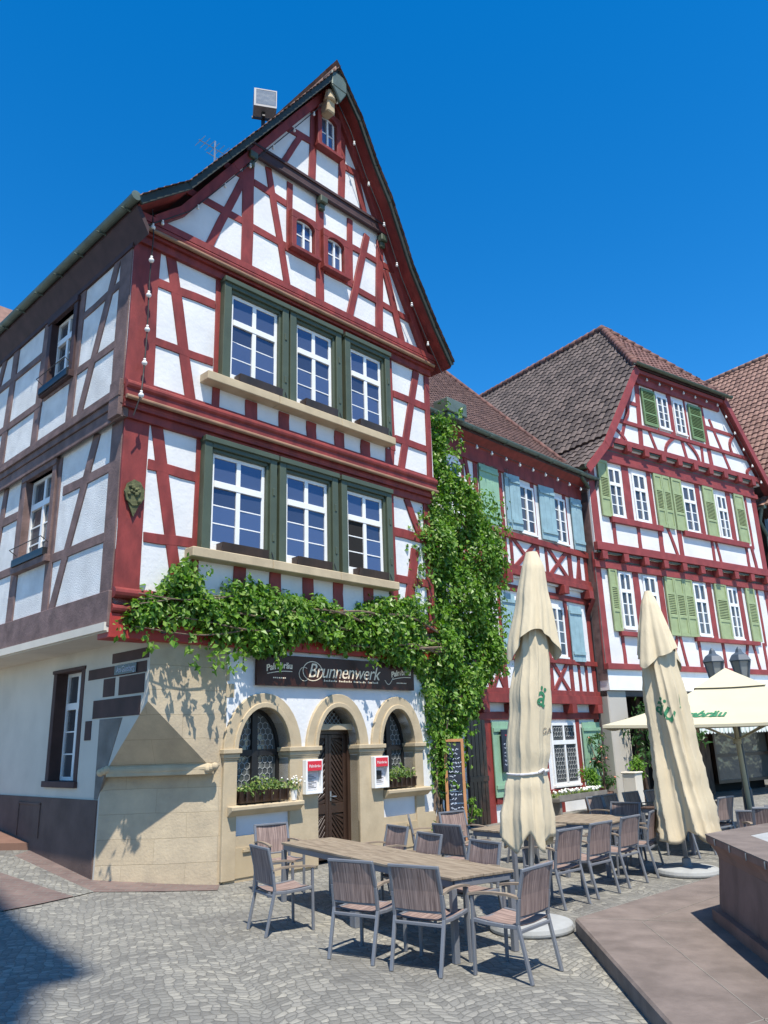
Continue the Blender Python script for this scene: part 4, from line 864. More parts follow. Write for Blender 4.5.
# ================================================================ HOUSE 2 (low eaves, blue and mint shutters)
A2 = R(46.268); H2O = Vector((2.322, 20.246, 0))
h2 = thing('narrow_timbered_house', 'low-eaved red half-timbered house with pale blue and mint shutters', 'house', H2O, A2)
w = MB(); w.box(-3.4, 5.72, 0, 8, -.3, 3.0); w.box(-3.4, 5.72, -.12, 8, 3.0, 6.3); w.box(-3.4, 5.72, -.22, 8, 6.3, 9.9); w.build('wall', 'plaster', h2)
b = MB()
def hb(z0, z1, y, pr, x0=-3.4, x1=5.75): b.box(x0, x1, y - pr, y + .02, z0, z1)
hb(2.88, 3.12, -.12, .12); hb(3.12, 3.26, -.12, .08); hb(4.02, 4.16, -.12, .09); hb(5.92, 6.10, -.12, .06); hb(6.36, 6.50, -.22, .12); hb(6.50, 6.66, -.22, .08); hb(7.42, 7.60, -.22, .09); hb(9.35, 9.95, -.22, .07); hb(.42, .62, 0, .07, .32, 5.7); hb(2.46, 2.66, 0, .06)
data_m = [(x, 3.2, x, 6.0, .2) for x in (-.9, .3, .95, 2.1, 3.2, 4.3, 5.6)] + [(x, 3.2, x, 4.1, .13) for x in (-.3, 1.5, 2.7, 4.75, 5.15)] + [(.4, 3.25, .9, 4.05, .12), (.9, 3.25, .4, 4.05, .12), (2.15, 3.25, 2.65, 4.05, .12), (3.3, 3.25, 4.1, 4.05, .13), (4.1, 3.25, 3.3, 4.05, .13), (-.2, 3.25, .2, 4.05, .12)]
data_t = [(x, 6.5, x, 9.5, .18) for x in (-1.9, -.5, .1, 1.25, 2.9, 4.7, 5.62)] + [(x, 6.6, x, 7.5, .13) for x in (-.9, 1.0, 1.55, 3.35, 4.6, 5.2)] + [(1.65, 6.6, 2.8, 7.45, .13), (2.8, 6.6, 1.65, 7.45, .13), (3.45, 6.6, 4.5, 7.45, .14), (4.5, 6.6, 3.45, 7.45, .14), (5.0, 6.6, 5.25, 7.45, .12), (-.35, 9.4, .02, 7.5, .14), (.15, 6.6, .95, 7.45, .12)]
data_g = [(.15, -.1, .15, 2.7, .36), (2.75, .5, 2.75, 2.6, .22), (4.55, .5, 4.55, 2.6, .18), (5.62, -.1, 5.62, 2.7, .16), (1.5, .5, 1.5, 2.6, .18), (3.4, -.1, 3.4, .5, .16), (2.0, -.1, 2.0, .5, .16), (4.9, -.1, 4.9, .5, .16)]
bars(b, data_m, -.12); bars(b, data_t, -.22); bars(b, data_g, 0)
for zz, y in ((2.74, -.2), (6.2, -.32)):
    for x_ in (-2.2, -1.2, -.2, 1.1, 2.4, 4.0, 5.45): b.box(x_ - .13, x_ + .13, y - .12, y + .22, zz - .12, zz + .13)
for x_ in (5.58,): b.prism([(x_ - .1, -.12, 5.55), (x_ + .12, -.12, 5.55), (x_ + .12, -.42, 6.1), (x_ - .1, -.42, 6.1), (x_ - .1, -.12, 6.1), (x_ + .12, -.12, 6.1)][:4], (0, .02, 0))
b.build('timber_frame', 'red', h2, bevel=.006)
b = MB(); b.box(-.75, .0, -.05, .2, -.1, 2.5); b.build('cellar_door', 'dark_wood', h2)
m = MB()
for i in range(5): m.box(-.74 + i * .15, -.61 + i * .15, -.075, -.05, 0, 2.45)
m.box(-.75, 0, -.10, -.075, 1.0, 1.12); m.build('door_boards', 'dark_wood', h2)
b = MB(); b.prism([(-3.4, -.24, 9.75), (5.8, -.24, 9.75), (5.8, -.60, 9.98), (-3.4, -.60, 9.98)], (0, 0, .10)); b.build('eave_soffit', 'red', h2)
def far_window(parent, x0, x1, z0, z1, y, cas='white', transom=None, rows=4, glass='glass_far', cw=.0):
    s_ = MB(); pn = sash(s_, x0, x1, z0, z1, y - .05, y + .01, transom=transom, rows=rows, fw=.075, bar=.028, mw=.075)
    s_.box(x0 - .02, x1 + .02, y - .09, y + .01, z0 - .05, z0)
    o = s_.build('window', cas, parent); pane_mesh(pn, y - .025).build('pane', glass, o); return o
for (x0, x1, z0, z1, y, tr) in ((2.06, 2.90, 7.70, 9.18, -.22, None), (3.92, 4.66, 7.70, 9.18, -.22, None), (-1.5, -.6, 7.7, 9.18, -.22, None), (1.50, 2.0, 4.26, 5.74, -.12, None), (3.36, 4.14, 4.22, 5.70, -.12, None)): far_window(h2, x0, x1, z0, z1, y, rows=4)
o = far_window(h2, 3.05, 4.36, .70, 2.37, 0, transom=.68, rows=1)
for xa_, xb_ in ((3.13, 3.65), (3.76, 4.28)):
    for za_, zb_ in ((.78, 1.74), (1.91, 2.28)):
        l = MB(); hexgrid(l, xa_, xb_, za_, zb_, -.038, .075, lambda x_, z_: xa_ < x_ < xb_ and za_ < z_ < zb_, .006); l.build('lead_lattice', 'lead', o)
def shutter(parent, x0, x1, z0, z1, y, mat, louvre=False, leaves_=1, lab=None, ang=0.0, mid=None):
    """board or louvred shutter lying open against the wall; ang swings its free edge out"""
    m = MB(); W_ = (x1 - x0) / leaves_
    for k in range(leaves_):
        a_, b_ = x0 + W_ * k + .008, x0 + W_ * (k + 1) - .008
        if louvre:
            for p, q_ in ((a_, a_ + .075), (b_ - .075, b_)): m.box(p, q_, y - .06, y - .01, z0, z1)
            zs_ = [z0, z0 + .1, z0 + (z1 - z0) * .30, z0 + (z1 - z0) * .34, z0 + (z1 - z0) * .68, z0 + (z1 - z0) * .72, z1 - .1, z1]
            for i in range(0, 8, 2): m.box(a_ + .075, b_ - .075, y - .06, y - .01, zs_[i], zs_[i + 1])
            for lo, hi, lv in ((zs_[1], zs_[2], louvre == 'all'), (zs_[3], zs_[4], True), (zs_[5], zs_[6], louvre == 'all')):
                if lv:
                    n_ = int((hi - lo) / .055)
                    for i in range(n_):
                        zz = lo + (hi - lo) * (i + .5) / n_; m.prism([(a_ + .07, y - .058, zz - .03), (b_ - .07, y - .058, zz - .03), (b_ - .07, y - .05, zz - .03), (a_ + .07, y - .05, zz - .03)], (0, .034, .05))
                else: m.box(a_ + .075, b_ - .075, y - .04, y - .02, lo, hi)
        else:
            nb = 3
            for i in range(nb): m.box(a_ + (b_ - a_) * i / nb + .003, a_ + (b_ - a_) * (i + 1) / nb - .003, y - .05, y - .02, z0, z1 + random.uniform(-.01, .01))
            for zz in (z0 + .2, z1 - .25): m.box(a_ + .02, b_ - .02, y - .085, y - .05, zz, zz + .09)
            m.prism([((a_ + b_) / 2 + .03 * math.cos(t_), y - .0505, (z0 + z1) / 2 + .35 + .03 * math.sin(t_)) for t_ in np.linspace(0, 2 * PI, 9)[:-1]], (0, -.003, 0))
    if ang:
        px = x0; c_, s_ = math.cos(ang), math.sin(ang)
        m.v = [(px + (vx - px) * c_ , vy - (vx - px) * s_, vz) for vx, vy, vz in m.v]
    o = m.build('shutter', mat, parent); 
    if louvre:
        k = MB(); k.box(x0 + .05, x1 - .05, y - .018, y - .012, z0 + .05, z1 - .05); k.build('shutter_back', 'black', o)
    if lab: o['label'] = lab
    return o
for (x0, x1, z0, z1, y, mat, ang, lab) in ((.2, 1.10, 7.68, 9.40, -.24, 'shut_mint', 0, 'mint green top floor shutter'), (1.40, 1.60, 7.66, 9.48, -.24, 'shut_blue', 0, None), (1.60, 2.06, 7.68, 9.35, -.25, 'shut_blue', .15, None), (3.15, 3.90, 7.66, 9.36, -.25, 'shut_blue', .1, None), (4.98, 5.55, 7.62, 9.33, -.25, 'shut_blue', .1, None),
        (.92, 1.50, 4.21, 5.80, -.14, 'shut_blue', .1, None), (4.38, 4.98, 4.12, 5.80, -.15, 'shut_blue', .15, None), (.28, 1.10, .58, 2.41, -.03, 'shut_mint', .08, 'mint shutter with a hanging chalkboard'), (4.68, 5.62, .53, 2.38, -.04, 'shut_mint', .05, 'mint shutter right of the leaded window')):
    shutter(h2, x0, x1, z0, z1, y, mat, False, 1, lab, ang)
# roof
prof2 = [(-.62, 10.10), (.6, 11.10), (2.4, 13.0), (6.0, 16.85)]
b = MB()
for (da, za), (db, zb) in zip(prof2, prof2[1:]): b.yz([(da, za), (db, zb), (db, zb - .14), (da, za - .14)], -3.4, 6.25)
b.yz([(6.0, 16.85), (10, 12.5), (10, 12.3), (6, 16.6)], -3.4, 6.25); b.yz([(0, 9.9), (10, 9.9), (10, 12.4), (6.0, 16.7), (2.4, 12.86), (.6, 10.96)], 5.45, 5.72)
rf2 = b.build('roof', 'eave', h2)
f, lt = profile_pos(prof2, Vector((1, 0, 0)), Vector((-3.4, 0, .012)), Vector((0, 1, 0)))
m = MB(); tile_slope(m, f, 9.62, lt, lambda s_, t_: True, tw=.185, tl=.19, hump=.008, lip=.03, stag=True); m.build('roof_tiles', 'tile_brown', rf2)
m = MB()
for i in range(24):
    t0 = i * lt / 24; p, nn, e, up = f(9.68, t0); p2 = f(9.68, min(lt, t0 + lt / 24 + .06))[0]; m.tube([p + nn * .02, p2 + nn * .04], [.10, .085], 8)
m.build('verge_tiles', 'tile_red', rf2, smooth=True)
b = MB(); gutter(b, (-3.4, -.70, 10.10), (6.28, -.70, 10.12), .09)
for x_ in np.arange(-3, 6.2, .8): b.box(x_, x_ + .03, -.80, -.60, 10.0, 10.02)
b.build('gutter', 'copper', h2)
b = MB(); b.box(-1.85, -1.05, -.95, -.45, 10.12, 10.50); b.box(-1.80, -1.10, -.90, -.5, 10.0, 10.12); b.build('rainwater_box', 'copper', h2, bevel=.02)
b = MB(); b.tube([(6.1, -.72, 10.02), (6.05, -.6, 9.7), (5.86, -.28, 9.3), (5.86, -.26, 6.6), (5.86, -.14, 6.2), (5.86, -.12, 3.3), (5.86, -.02, 2.9), (5.86, -.02, .05)], .075, 10); b.box(5.72, 6.02, -.5, -.2, 9.3, 9.62); b.build('downpipe', 'pipe_brown', h2)
lights('string_lights', 'bulb cable under the eaves of the blue-shuttered house', [(-1.2, -.55, 9.72), (1.5, -.55, 9.68), (4, -.55, 9.69), (5.7, -.55, 9.66)], .68, 'festoon bulbs on the neighbouring houses', H2O, A2, .042)
# chalkboard hanging on the mint shutter
t = thing('chalkboard', 'dark chalkboard menu hanging on the mint green shutter', 'chalkboard', H2O, A2)
m = MB(); m.box(.50, 1.12, -.20, -.17, 1.18, 2.21); m.build('board', 'slate', t)
m = MB()
def scrawl(mb, x0, x1, z, y, h=.05):
    x = x0
    while x < x1:
        l_ = random.uniform(.03, .08); p = [(x + l_ * k_ / 4, z + random.uniform(-h, h) * .5) for k_ in range(5)]
        for (a_, b_), (c_, d_) in zip(p, p[1:]): mb.beam((a_, y, b_), (c_, y, d_), .012, .003, (0, 1, 0))
        x += l_ + random.uniform(.01, .03)
for i in range(6): scrawl(m, .57, random.uniform(.9, 1.06), 1.85 - i * .1, -.2015)
m.build('chalk_writing', 'chalk', t)
m = MB(); scrawl(m, .65, .95, 2.07, -.2015, .07); m.build('red_heading', 'redplate', t)

# ================================================================ HOUSE 3 (half-hipped gable, green shutters)
A3 = R(34.388); H3O = Vector((6.199, 23.847, 0))
h3 = thing('gabled_timbered_house', 'half-hipped red timbered house with green louvred shutters and grey tiled roof', 'house', H3O, A3)
w = MB(); w.box(.5, 10.35, -.05, 11, 4.0, 7.6); w.xz([(.5, 7.6), (.5, 10.6), (1.30, 11.4), (10.35, 11.4), (10.35, 7.6)], -.18, 11)
w.xz([(1.42, 11.4), (3.50, 14.6), (8.55, 14.6), (10.65, 11.4)], -.30, 0); w.box(.5, 10.35, 6, 11, -.3, 4.0); w.box(.5, .9, 1, 6, -.3, 4)
w.build('wall', 'plaster', h3)
b = MB(); b.box(.5, .52, -.05, 3, 4, 7.6); b.box(.47, .50, -.1, 4, 3.6, 10.45); b.build('side_wall_boarding', 'timber_old', h3)
b = MB()
def hb3(z0, z1, y, pr, x0=.45, x1=10.4): b.box(x0, x1, y - pr, y + .02, z0, z1)
hb3(3.92, 4.10, -.05, .16); hb3(4.98, 5.12, -.05, .14, 1.3, 3.6); hb3(4.98, 5.12, -.05, .14, 5.2, 9.0); hb3(7.12, 7.36, -.05, .10); hb3(7.36, 7.62, -.05, .04); hb3(11.0, 11.40, -.18, .05, 1.35, 10.3); hb3(7.66, 7.92, -.18, .14); hb3(8.68, 8.88, -.18, .12, 1.35, 4.0); hb3(8.68, 8.88, -.18, .12, 5.2, 9.2); hb3(10.82, 11.0, -.18, .10, 1.0)
hb3(11.50, 11.70, -.30, .12, 1.55, 10.6); hb3(12.38, 12.52, -.30, .07, 2.0, 10.0); hb3(14.15, 14.55, -.30, .10, 3.45, 8.5)
c = []
for x_ in (.62, 10.22): c.append((x_, 3.95, x_, 11.5, .34))
b3b = MB()
d1 = [(.62, 4.0, .62, 7.5, .32), (10.2, 4.0, 10.2, 7.5, .30), (1.38, 5.1, 1.38, 7.2, .14), (2.45, 5.0, 2.45, 7.2, .30), (3.72, 5.0, 3.72, 7.2, .26), (5.35, 5.0, 5.35, 7.2, .14), (6.48, 5.0, 6.48, 7.2, .26), (8.38, 5.0, 8.38, 7.2, .26), (9.55, 5.0, 9.55, 7.2, .12),
      (1.45, 4.1, 1.45, 5.0, .14), (2.75, 4.1, 2.75, 5.0, .14), (3.85, 4.1, 4.25, 5.1, .13), (4.6, 4.1, 4.4, 5.1, .13), (5.4, 4.1, 5.4, 5.0, .14), (6.8, 4.1, 6.8, 5.0, .14), (8.0, 4.1, 8.35, 5.0, .13), (8.9, 4.1, 8.7, 5.0, .13), (9.4, 4.1, 9.4, 5.1, .14)]
d2 = [(.68, 7.7, .68, 10.7, .32), (10.18, 7.7, 10.18, 11.4, .30), (1.40, 8.8, 1.40, 10.9, .12), (2.42, 8.7, 2.42, 10.9, .36), (3.68, 8.7, 3.68, 10.9, .22), (5.35, 8.7, 5.35, 10.9, .12), (6.48, 8.7, 6.48, 10.9, .26), (8.42, 8.7, 8.42, 10.9, .28), (9.6, 8.7, 9.6, 10.9, .12),
      (1.5, 7.9, 1.5, 8.7, .16), (2.75, 7.9, 2.75, 8.7, .16), (3.9, 7.9, 3.9, 8.9, .22), (4.75, 7.9, 4.35, 8.9, .14), (5.0, 7.9, 5.0, 8.9, .22), (6.9, 7.9, 6.9, 8.7, .14), (7.3, 7.9, 7.15, 8.8, .12), (9.1, 7.9, 9.1, 8.7, .14), (9.6, 7.9, 9.45, 8.8, .16)]
d3 = [(2.25, 11.6, 3.2, 13.9, .15), (3.35, 11.6, 3.55, 14.2, .24), (4.5, 12.5, 4.5, 14.2, .08), (5.36, 12.5, 5.36, 14.2, .26), (6.3, 12.5, 6.3, 14.2, .10), (7.5, 11.6, 7.35, 14.2, .24), (8.75, 11.6, 7.8, 13.7, .15), (4.2, 11.7, 3.9, 12.4, .14), (5.95, 11.7, 5.8, 12.4, .16), (6.95, 11.7, 7.0, 12.4, .14), (2.65, 13.3, 3.4, 13.3, .15), (7.5, 13.3, 9.2, 13.3, .15)]
def arcbar(x0, z0, x1, z1, bow, wd, n=6):
    P = []
    for i in range(n + 1):
        k = i / n; P.append((x0 + (x1 - x0) * k + bow * math.sin(PI * k), z0 + (z1 - z0) * k))
    return [(a_[0], a_[1], b_[0], b_[1], wd) for a_, b_ in zip(P, P[1:])]
d3 += arcbar(2.6, 11.65, 1.95, 12.15, .12, .12) + arcbar(4.7, 11.65, 5.3, 12.4, -.18, .13) + arcbar(6.7, 11.65, 6.1, 12.4, .18, .13) + arcbar(9.0, 12.5, 9.3, 13.3, -.2, .12) + arcbar(9.9, 11.65, 10.2, 12.1, -.2, .12) + arcbar(2.55, 12.5, 2.7, 13.3, .2, .12)
bars(b, d1, -.05, dev=.012); bars(b, d2, -.18, dev=.012); bars(b, d3, -.30, dev=.0)
for zz, y in ((7.50, -.22), (11.42, -.34)):
    for i in range(10): x_ = (.75 if zz < 8 else 1.55) + i * (1.03 if zz < 8 else .94); b.box(x_ - .12, x_ + .12, y - .12, y + .2, zz - .13, zz + .13)
b.build('timber_frame', 'red_far', h3, bevel=.006)
b = MB()
for zz, y in ((7.60, -.24), (7.40, -.08), (11.46, -.36), (11.25, -.2)): b.tube([(.5 if zz < 11 else 1.5, y, zz), (10.35, y, zz)], .035, 6)
b.build('green_moulding', 'casing', h3)
b = MB(); b.box(.5, 10.3, -.12, .5, 3.30, 3.92); b.build('shop_fascia', 'white', h3)
b = MB(); b.box(.5, 10.3, .0, .55, 3.12, 3.30); b.build('shop_lintel', 'pipe_brown', h3)
for (x0, x1, z0, z1) in ((1.45, 2.12, 8.92, 10.64), (2.72, 3.42, 8.92, 10.64), (5.48, 6.26, 8.90, 10.64), (7.58, 8.20, 8.90, 10.60)): far_window(h3, x0, x1, z0, z1, -.18, transom=.66, rows=3)
for (x0, x1, z0, z1) in ((1.56, 2.16, 5.24, 7.07), (2.78, 3.44, 5.30, 7.05), (5.50, 6.2, 5.20, 7.05), (7.54, 8.15, 5.18, 7.04)): far_window(h3, x0, x1, z0, z1, -.05, transom=.66, rows=3)
for (x0, x1) in ((4.54, 5.2), (5.54, 6.16)): far_window(h3, x0, x1, 12.66, 13.97, -.30, rows=4)
for (x0, x1, n_) in ((.95, 1.46, 1), (3.86, 4.78, 2), (4.85, 5.44, 1), (6.72, 7.38, 1), (8.72, 9.35, 1)): shutter(h3, x0, x1, 8.86, 10.82, -.21, 'shut_green', 'mid', n_)
for (x0, x1, n_) in ((1.05, 1.45, 1), (3.88, 5.42, 3), (6.72, 7.44, 1), (8.68, 9.26, 1)): shutter(h3, x0, x1, 5.12, 7.17, -.08, 'shut_green', 'mid', n_)
for (x0, x1) in ((3.66, 4.44), (6.44, 7.24)): shutter(h3, x0, x1, 12.60, 14.03, -.33, 'shut_dark', 'all', 1, 'darker green fully louvred gable shutter')
# roof: two steep slopes with a half hip over the front
XC, ZR, DH = 6.02, 18.6, 2.75
profL = [(.10, 10.35), (1.15, 11.40), (3.35, 14.75), (XC, ZR)]; profR = [(XC, ZR), (8.70, 14.75), (10.95, 11.40), (11.75, 10.45)]
VY3 = -.55; b = MB()
for pr_ in (profL, profR):
    for (xa, za), (xb, zb) in zip(pr_, pr_[1:]):
        top = max(za, zb)
        if top < 15: b.xz([(xa, za), (xb, zb), (xb, zb - .14), (xa, za - .14)], VY3, 11.2)
        else:
            lo, hi = ((xa, za), (xb, zb)) if za < zb else ((xb, zb), (xa, za))
            b.add([(lo[0], VY3, lo[1]), (hi[0], DH, hi[1]), (hi[0], 11.2, hi[1]), (lo[0], 11.2, lo[1]), (lo[0], VY3, lo[1] - .14), (hi[0], DH, hi[1] - .14), (hi[0], 11.2, hi[1] - .14), (lo[0], 11.2, lo[1] - .14)], [(0, 1, 2, 3), (7, 6, 5, 4), (0, 4, 5, 1), (1, 5, 6, 2), (2, 6, 7, 3), (3, 7, 4, 0)])
b.add([(3.35, VY3 - .05, 14.75), (8.70, VY3 - .05, 14.75), (XC, DH, ZR), (3.35, VY3 - .05, 14.62), (8.70, VY3 - .05, 14.62), (XC, DH, ZR - .13)], [(0, 1, 2), (5, 4, 3), (0, 3, 4, 1), (1, 4, 5, 2), (2, 5, 3, 0)])
rf3 = b.build('roof', 'eave', h3)
f, lt = profile_pos(profL, Vector((0, 1, 0)), Vector((0, 0, .012)), Vector((1, 0, 0)))
ltop = math.hypot(XC - 3.35, ZR - 14.75); lh = lt - ltop
kL = lambda s_, t_: s_ > VY3 + (0 if t_ < lh else (DH - VY3) * (t_ - lh) / ltop) and s_ < 11.2 and t_ < lt + .1
f2 = lambda s_, t_: f(s_ + VY3, t_)
m = MB(); tile_slope(m, f2, 11.75, lt, lambda s_, t_: kL(s_ + VY3, t_), tw=.29, tl=.36, hump=.055, lip=.04); m.build('roof_tiles', 'tile_dark', rf3)
f, lt2 = profile_pos([(11.75, 10.45), (10.95, 11.40), (8.70, 14.75), (XC, ZR)], Vector((0, 1, 0)), Vector((0, 0, .012)), Vector((1, 0, 0)))
lh2 = lt2 - ltop; kR = lambda s_, t_: s_ > VY3 + (0 if t_ < lh2 else (DH - VY3) * (t_ - lh2) / ltop) and s_ < 11.2 and t_ < lt2
f3 = lambda s_, t_: f(s_ + VY3, t_)
m = MB(); tile_slope(m, f3, 11.75, lt2, lambda s_, t_: kR(s_ + VY3, t_), tw=.29, tl=.36, hump=.05, lip=.04); m.build('roof_tiles', 'tile_red', rf3)
fh, lth = profile_pos([(VY3 - .05, 14.75), (DH, ZR)], Vector((1, 0, 0)), Vector((3.35, 0, .012)), Vector((0, 1, 0)))
m = MB(); tile_slope(m, fh, 5.35, lth, lambda s_, t_: s_ > 2.67 * t_ / lth and s_ < 5.35 - 2.68 * t_ / lth, tw=.27, tl=.33, hump=.045, lip=.04); m.build('roof_tiles', 'tile_red', rf3)
m = MB()
for (p, q_) in (((3.35, VY3, 14.80), (XC, DH, ZR + .06)), ((8.70, VY3, 14.80), (XC, DH, ZR + .06)), ((XC, DH, ZR + .08), (XC, 11.2, ZR + .08))):
    p, q_ = Vector(p), Vector(q_); n_ = int((q_ - p).length / .36)
    for i in range(n_): m.tube([p + (q_ - p) * (i / n_), p + (q_ - p) * ((i + 1.15) / n_)], [.17, .13], 10)
m.build('ridge_tiles', 'tile_red', rf3, smooth=True)
b = MB(); gutter(b, (3.1, VY3 - .16, 14.76), (8.95, VY3 - .16, 14.74), .085); b.build('gutter', 'casing', h3); b = MB(); gutter(b, (.02, 11, 10.30), (.02, VY3 - .02, 10.30), .085)
b.tube([(.02, VY3 + .3, 10.25), (.06, -.3, 10.0), (.45, -.22, 9.72)], .06, 8); b.build('gutter', 'casing', h3)
b = MB()
for pr_ in (profL[:3], profR[1:]):
    for (xa, za), (xb, zb) in zip(pr_, pr_[1:]):
        dv = Vector((xb - xa, 0, zb - za)).normalized(); b.beam(Vector((xa, VY3 - .02, za - .14)) - dv * .02, Vector((xb, VY3 - .02, zb - .14)) + dv * .02, .06, .26, Vector((-dv.z, 0, dv.x)))
        b.xz([(xa, za - .15), (xb, zb - .15), (xb, zb - .18), (xa, za - .18)], VY3, -.2)
b.box(3.3, 8.75, VY3, -.25, 14.48, 14.62); b.build('bargeboard', 'red_far', h3)
GL = 'festoon bulbs on the neighbouring houses'
lights('string_lights', 'bulb cable below the small gable eave of the green-shuttered house', [(3.6, -.48, 14.42), (8.4, -.48, 14.40)], .72, GL, H3O, A3, .042)
lights('string_lights', 'bulb cable down the right slope of the green-shuttered gable', [(8.5, -.5, 14.3), (10.6, -.5, 11.3)], .75, GL, H3O, A3, .042)
# ground floor shop
for x0, x1 in ((.5, 1.35), (9.6, 10.35)): b = MB(); b.box(x0, x1, -.02, .6, -.3, 3.3); b.build('stone_pier', 'render_grey', h3, bevel=.03)
b = MB(); b.box(1.35, 9.6, .9, 1.0, -.3, 3.3); b.build('shop_interior', 'dark_room', h3)
b = MB(); b.box(3.3, 5.1, .5, .62, 0, 3.1); b.box(5.25, 5.9, .45, .6, 0, 3.1); b.box(2.3, 2.5, .4, .6, 0, 3.1); b.build('shop_curtain', 'curtain', h3)
b = MB(); casing(b, 6.1, 9.5, .3, 3.0, .1, .40, .55); b.box(7.7, 7.85, .40, .55, .4, 2.9); b.box(6.2, 9.4, .42, .55, 1.15, 1.25); wn = b.build('shop_window', 'dark_wood', h3)
b = MB(); b.box(6.2, 7.7, .47, .49, .4, 2.9); b.box(7.85, 9.4, .47, .49, .4, 2.9); b.build('pane', 'glass_dark', wn)
b = MB()
n_ = 54; x0, x1 = 2.1, 10.6
b.prism([(x0, -.1, 3.12), (x1, -.1, 3.12), (x1, -1.9, 2.30), (x0, -1.9, 2.30)], (0, 0, .015))
for i in range(n_):
    a_ = x0 + (x1 - x0) * i / n_; c_ = x0 + (x1 - x0) * (i + 1) / n_; k = (c_ - a_) / 2
    b.prism([(a_, -1.905, 2.305), (c_, -1.905, 2.305)] + [((a_ + c_) / 2 + k * math.cos(t_), -1.905 + .012 * math.sin(i), 2.02 - .09 * math.sin(t_)) for t_ in np.linspace(0, PI, 7)], (0, .006, 0))
aw = b.build('awning', 'awning', h3)
b = MB()
for x_ in (2.15, 6.3, 10.5): b.tube([(x_, -.1, 2.5), (x_, -1.88, 2.29)], .02, 6)
b.build('awning_arm', 'zinc', aw)

# ================================================================ HOUSE 4 (salmon tiles at the right edge)
A4 = A3; H4O = H3O + Vector((math.cos(A3), math.sin(A3), 0)) * 11.1
h4 = thing('pink_roofed_house', 'tall house at the right edge with a steep salmon tiled roof', 'house', H4O, A4)
w = MB(); w.box(.4, 13, .3, 14, -.3, 11); w.xz([(.4, 11), (6.6, 19.6), (13, 11)], .3, 14); w.build('wall', 'plaster', h4)
b = MB(); b.box(.38, .7, .24, .32, 0, 11); b.box(.4, 13, .22, .31, 10.7, 11); b.box(.4, 13, .22, .31, 7.2, 7.45); b.box(.4, 13, .22, .31, 3.8, 4.05)
for x_ in (2, 3.6, 5.2, 8, 9.6, 11.2): b.box(x_, x_ + .2, .25, .305, 4, 10.8)
b.box(.36, .4, .2, 14, 3, 11); b.build('timber_frame', 'dark_wood', h4)
for z0 in (4.9, 8.3):
    for x0 in (2.3, 8.3): far_window(h4, x0 + .1, x0 + 1.1, z0, z0 + 1.7, .3, transom=.66)
p4 = [(-.35, 10.6), (.5, 11.6), (6.6, 20.1)]
b = MB()
for (xa, za), (xb, zb) in zip(p4, p4[1:]): b.xz([(xa, za), (xb, zb), (xb, zb - .15), (xa, za - .15)], -.3, 14.2)
b.xz([(6.6, 20.1), (13.6, 10.6), (13.6, 10.45), (6.6, 19.95)], -.3, 14.2); r4 = b.build('roof', 'eave', h4)
f, lt = profile_pos(p4, Vector((0, 1, 0)), Vector((0, -.3, .012)), Vector((1, 0, 0)))
m = MB(); tile_slope(m, f, 14.5, lt, lambda s_, t_: True, tw=.29, tl=.36, hump=.05, lip=.05); m.build('roof_tiles', 'tile_pink', r4)
m = MB()
for i in range(38): m.tube([(6.6, -.3 + i * .38, 20.12), (6.6, -.3 + i * .38 + .42, 20.16)], [.17, .14], 9)
m.build('ridge_tiles', 'tile_pink', r4, smooth=True)
b = MB(); gutter(b, (-.42, 14, 10.55), (-.42, -.35, 10.55), .09); b.tube([(-.42, -.2, 10.5), (-.35, .0, 10.0), (.2, .1, 9.5), (.2, .1, .1)], .07, 9); b.build('gutter', 'copper', h4)

# ================================================================ neighbour behind the inn on the lane, unseen tower invented behind the viewer to cast a ground shadow
h5 = thing('lane_house', 'sliver of a brown roofed house beyond the inn eave at the left edge', 'house', H1O + _t * -1.7 + _n * -9.2, A1)
w = MB(); w.box(-.2, 7, 0, 8, -.3, 11.2); w.yz([(0, 11.2), (4.0, 15.6), (8, 11.2)], .0, 7); w.build('wall', 'plaster_cream', h5)
b = MB()
for s_ in (0, 1):
    P = [(-.6, 10.9), (4.0, 16.0)] if not s_ else [(8.6, 10.9), (4.0, 16.0)]
    b.yz([P[0], P[1], (P[1][0], P[1][1] - .18), (P[0][0], P[0][1] - .18)], -.8, 7.5)
b.build('roof', 'tile_h1', h5)
b = MB(); b.yz([(-.55, 10.78), (4, 15.82), (4, 15.65), (-.4, 10.78)], -.83, -.78); b.yz([(8.55, 10.78), (4, 15.82), (4, 15.65), (8.4, 10.78)], -.83, -.78); b.build('bargeboard', 'white', h5)
for y0 in (1.5, 5): 
    b = MB(); b.box(-.26, -.19, y0, y0 + 1, 8.2, 9.8); b.build('window', 'white', h5)
CT = Vector((2.28, -7.75, 0)); e1 = Vector((-.6, .8, 0)); e2 = Vector((-.8, -.6, 0))
ct = thing('shadow_tower', 'unseen square stone tower invented behind the viewer to cast the lower left shadow', 'tower', CT)
def ctp(a_, c_, z): q = e1 * a_ + e2 * c_; return (q.x, q.y, z)
def cbox(mb, a0, a1, c0, c1, z0, z1): mb.add([ctp(a0, c0, z0), ctp(a1, c0, z0), ctp(a1, c1, z0), ctp(a0, c1, z0), ctp(a0, c0, z1), ctp(a1, c0, z1), ctp(a1, c1, z1), ctp(a0, c1, z1)], [(0, 3, 2, 1), (4, 5, 6, 7), (0, 1, 5, 4), (1, 2, 6, 5), (2, 3, 7, 6), (3, 0, 4, 7)])
b = MB(); cbox(b, .30, 4.70, .30, 4.70, -.3, 33.2); b.build('shaft', 'block', ct)
b = MB()
for z in (9, 18, 27): cbox(b, .22, 4.78, .22, 4.78, z, z + .25)
cbox(b, 0, 5, 0, 5, 33.2, 34.0); b.build('cornice', 'stone', ct)
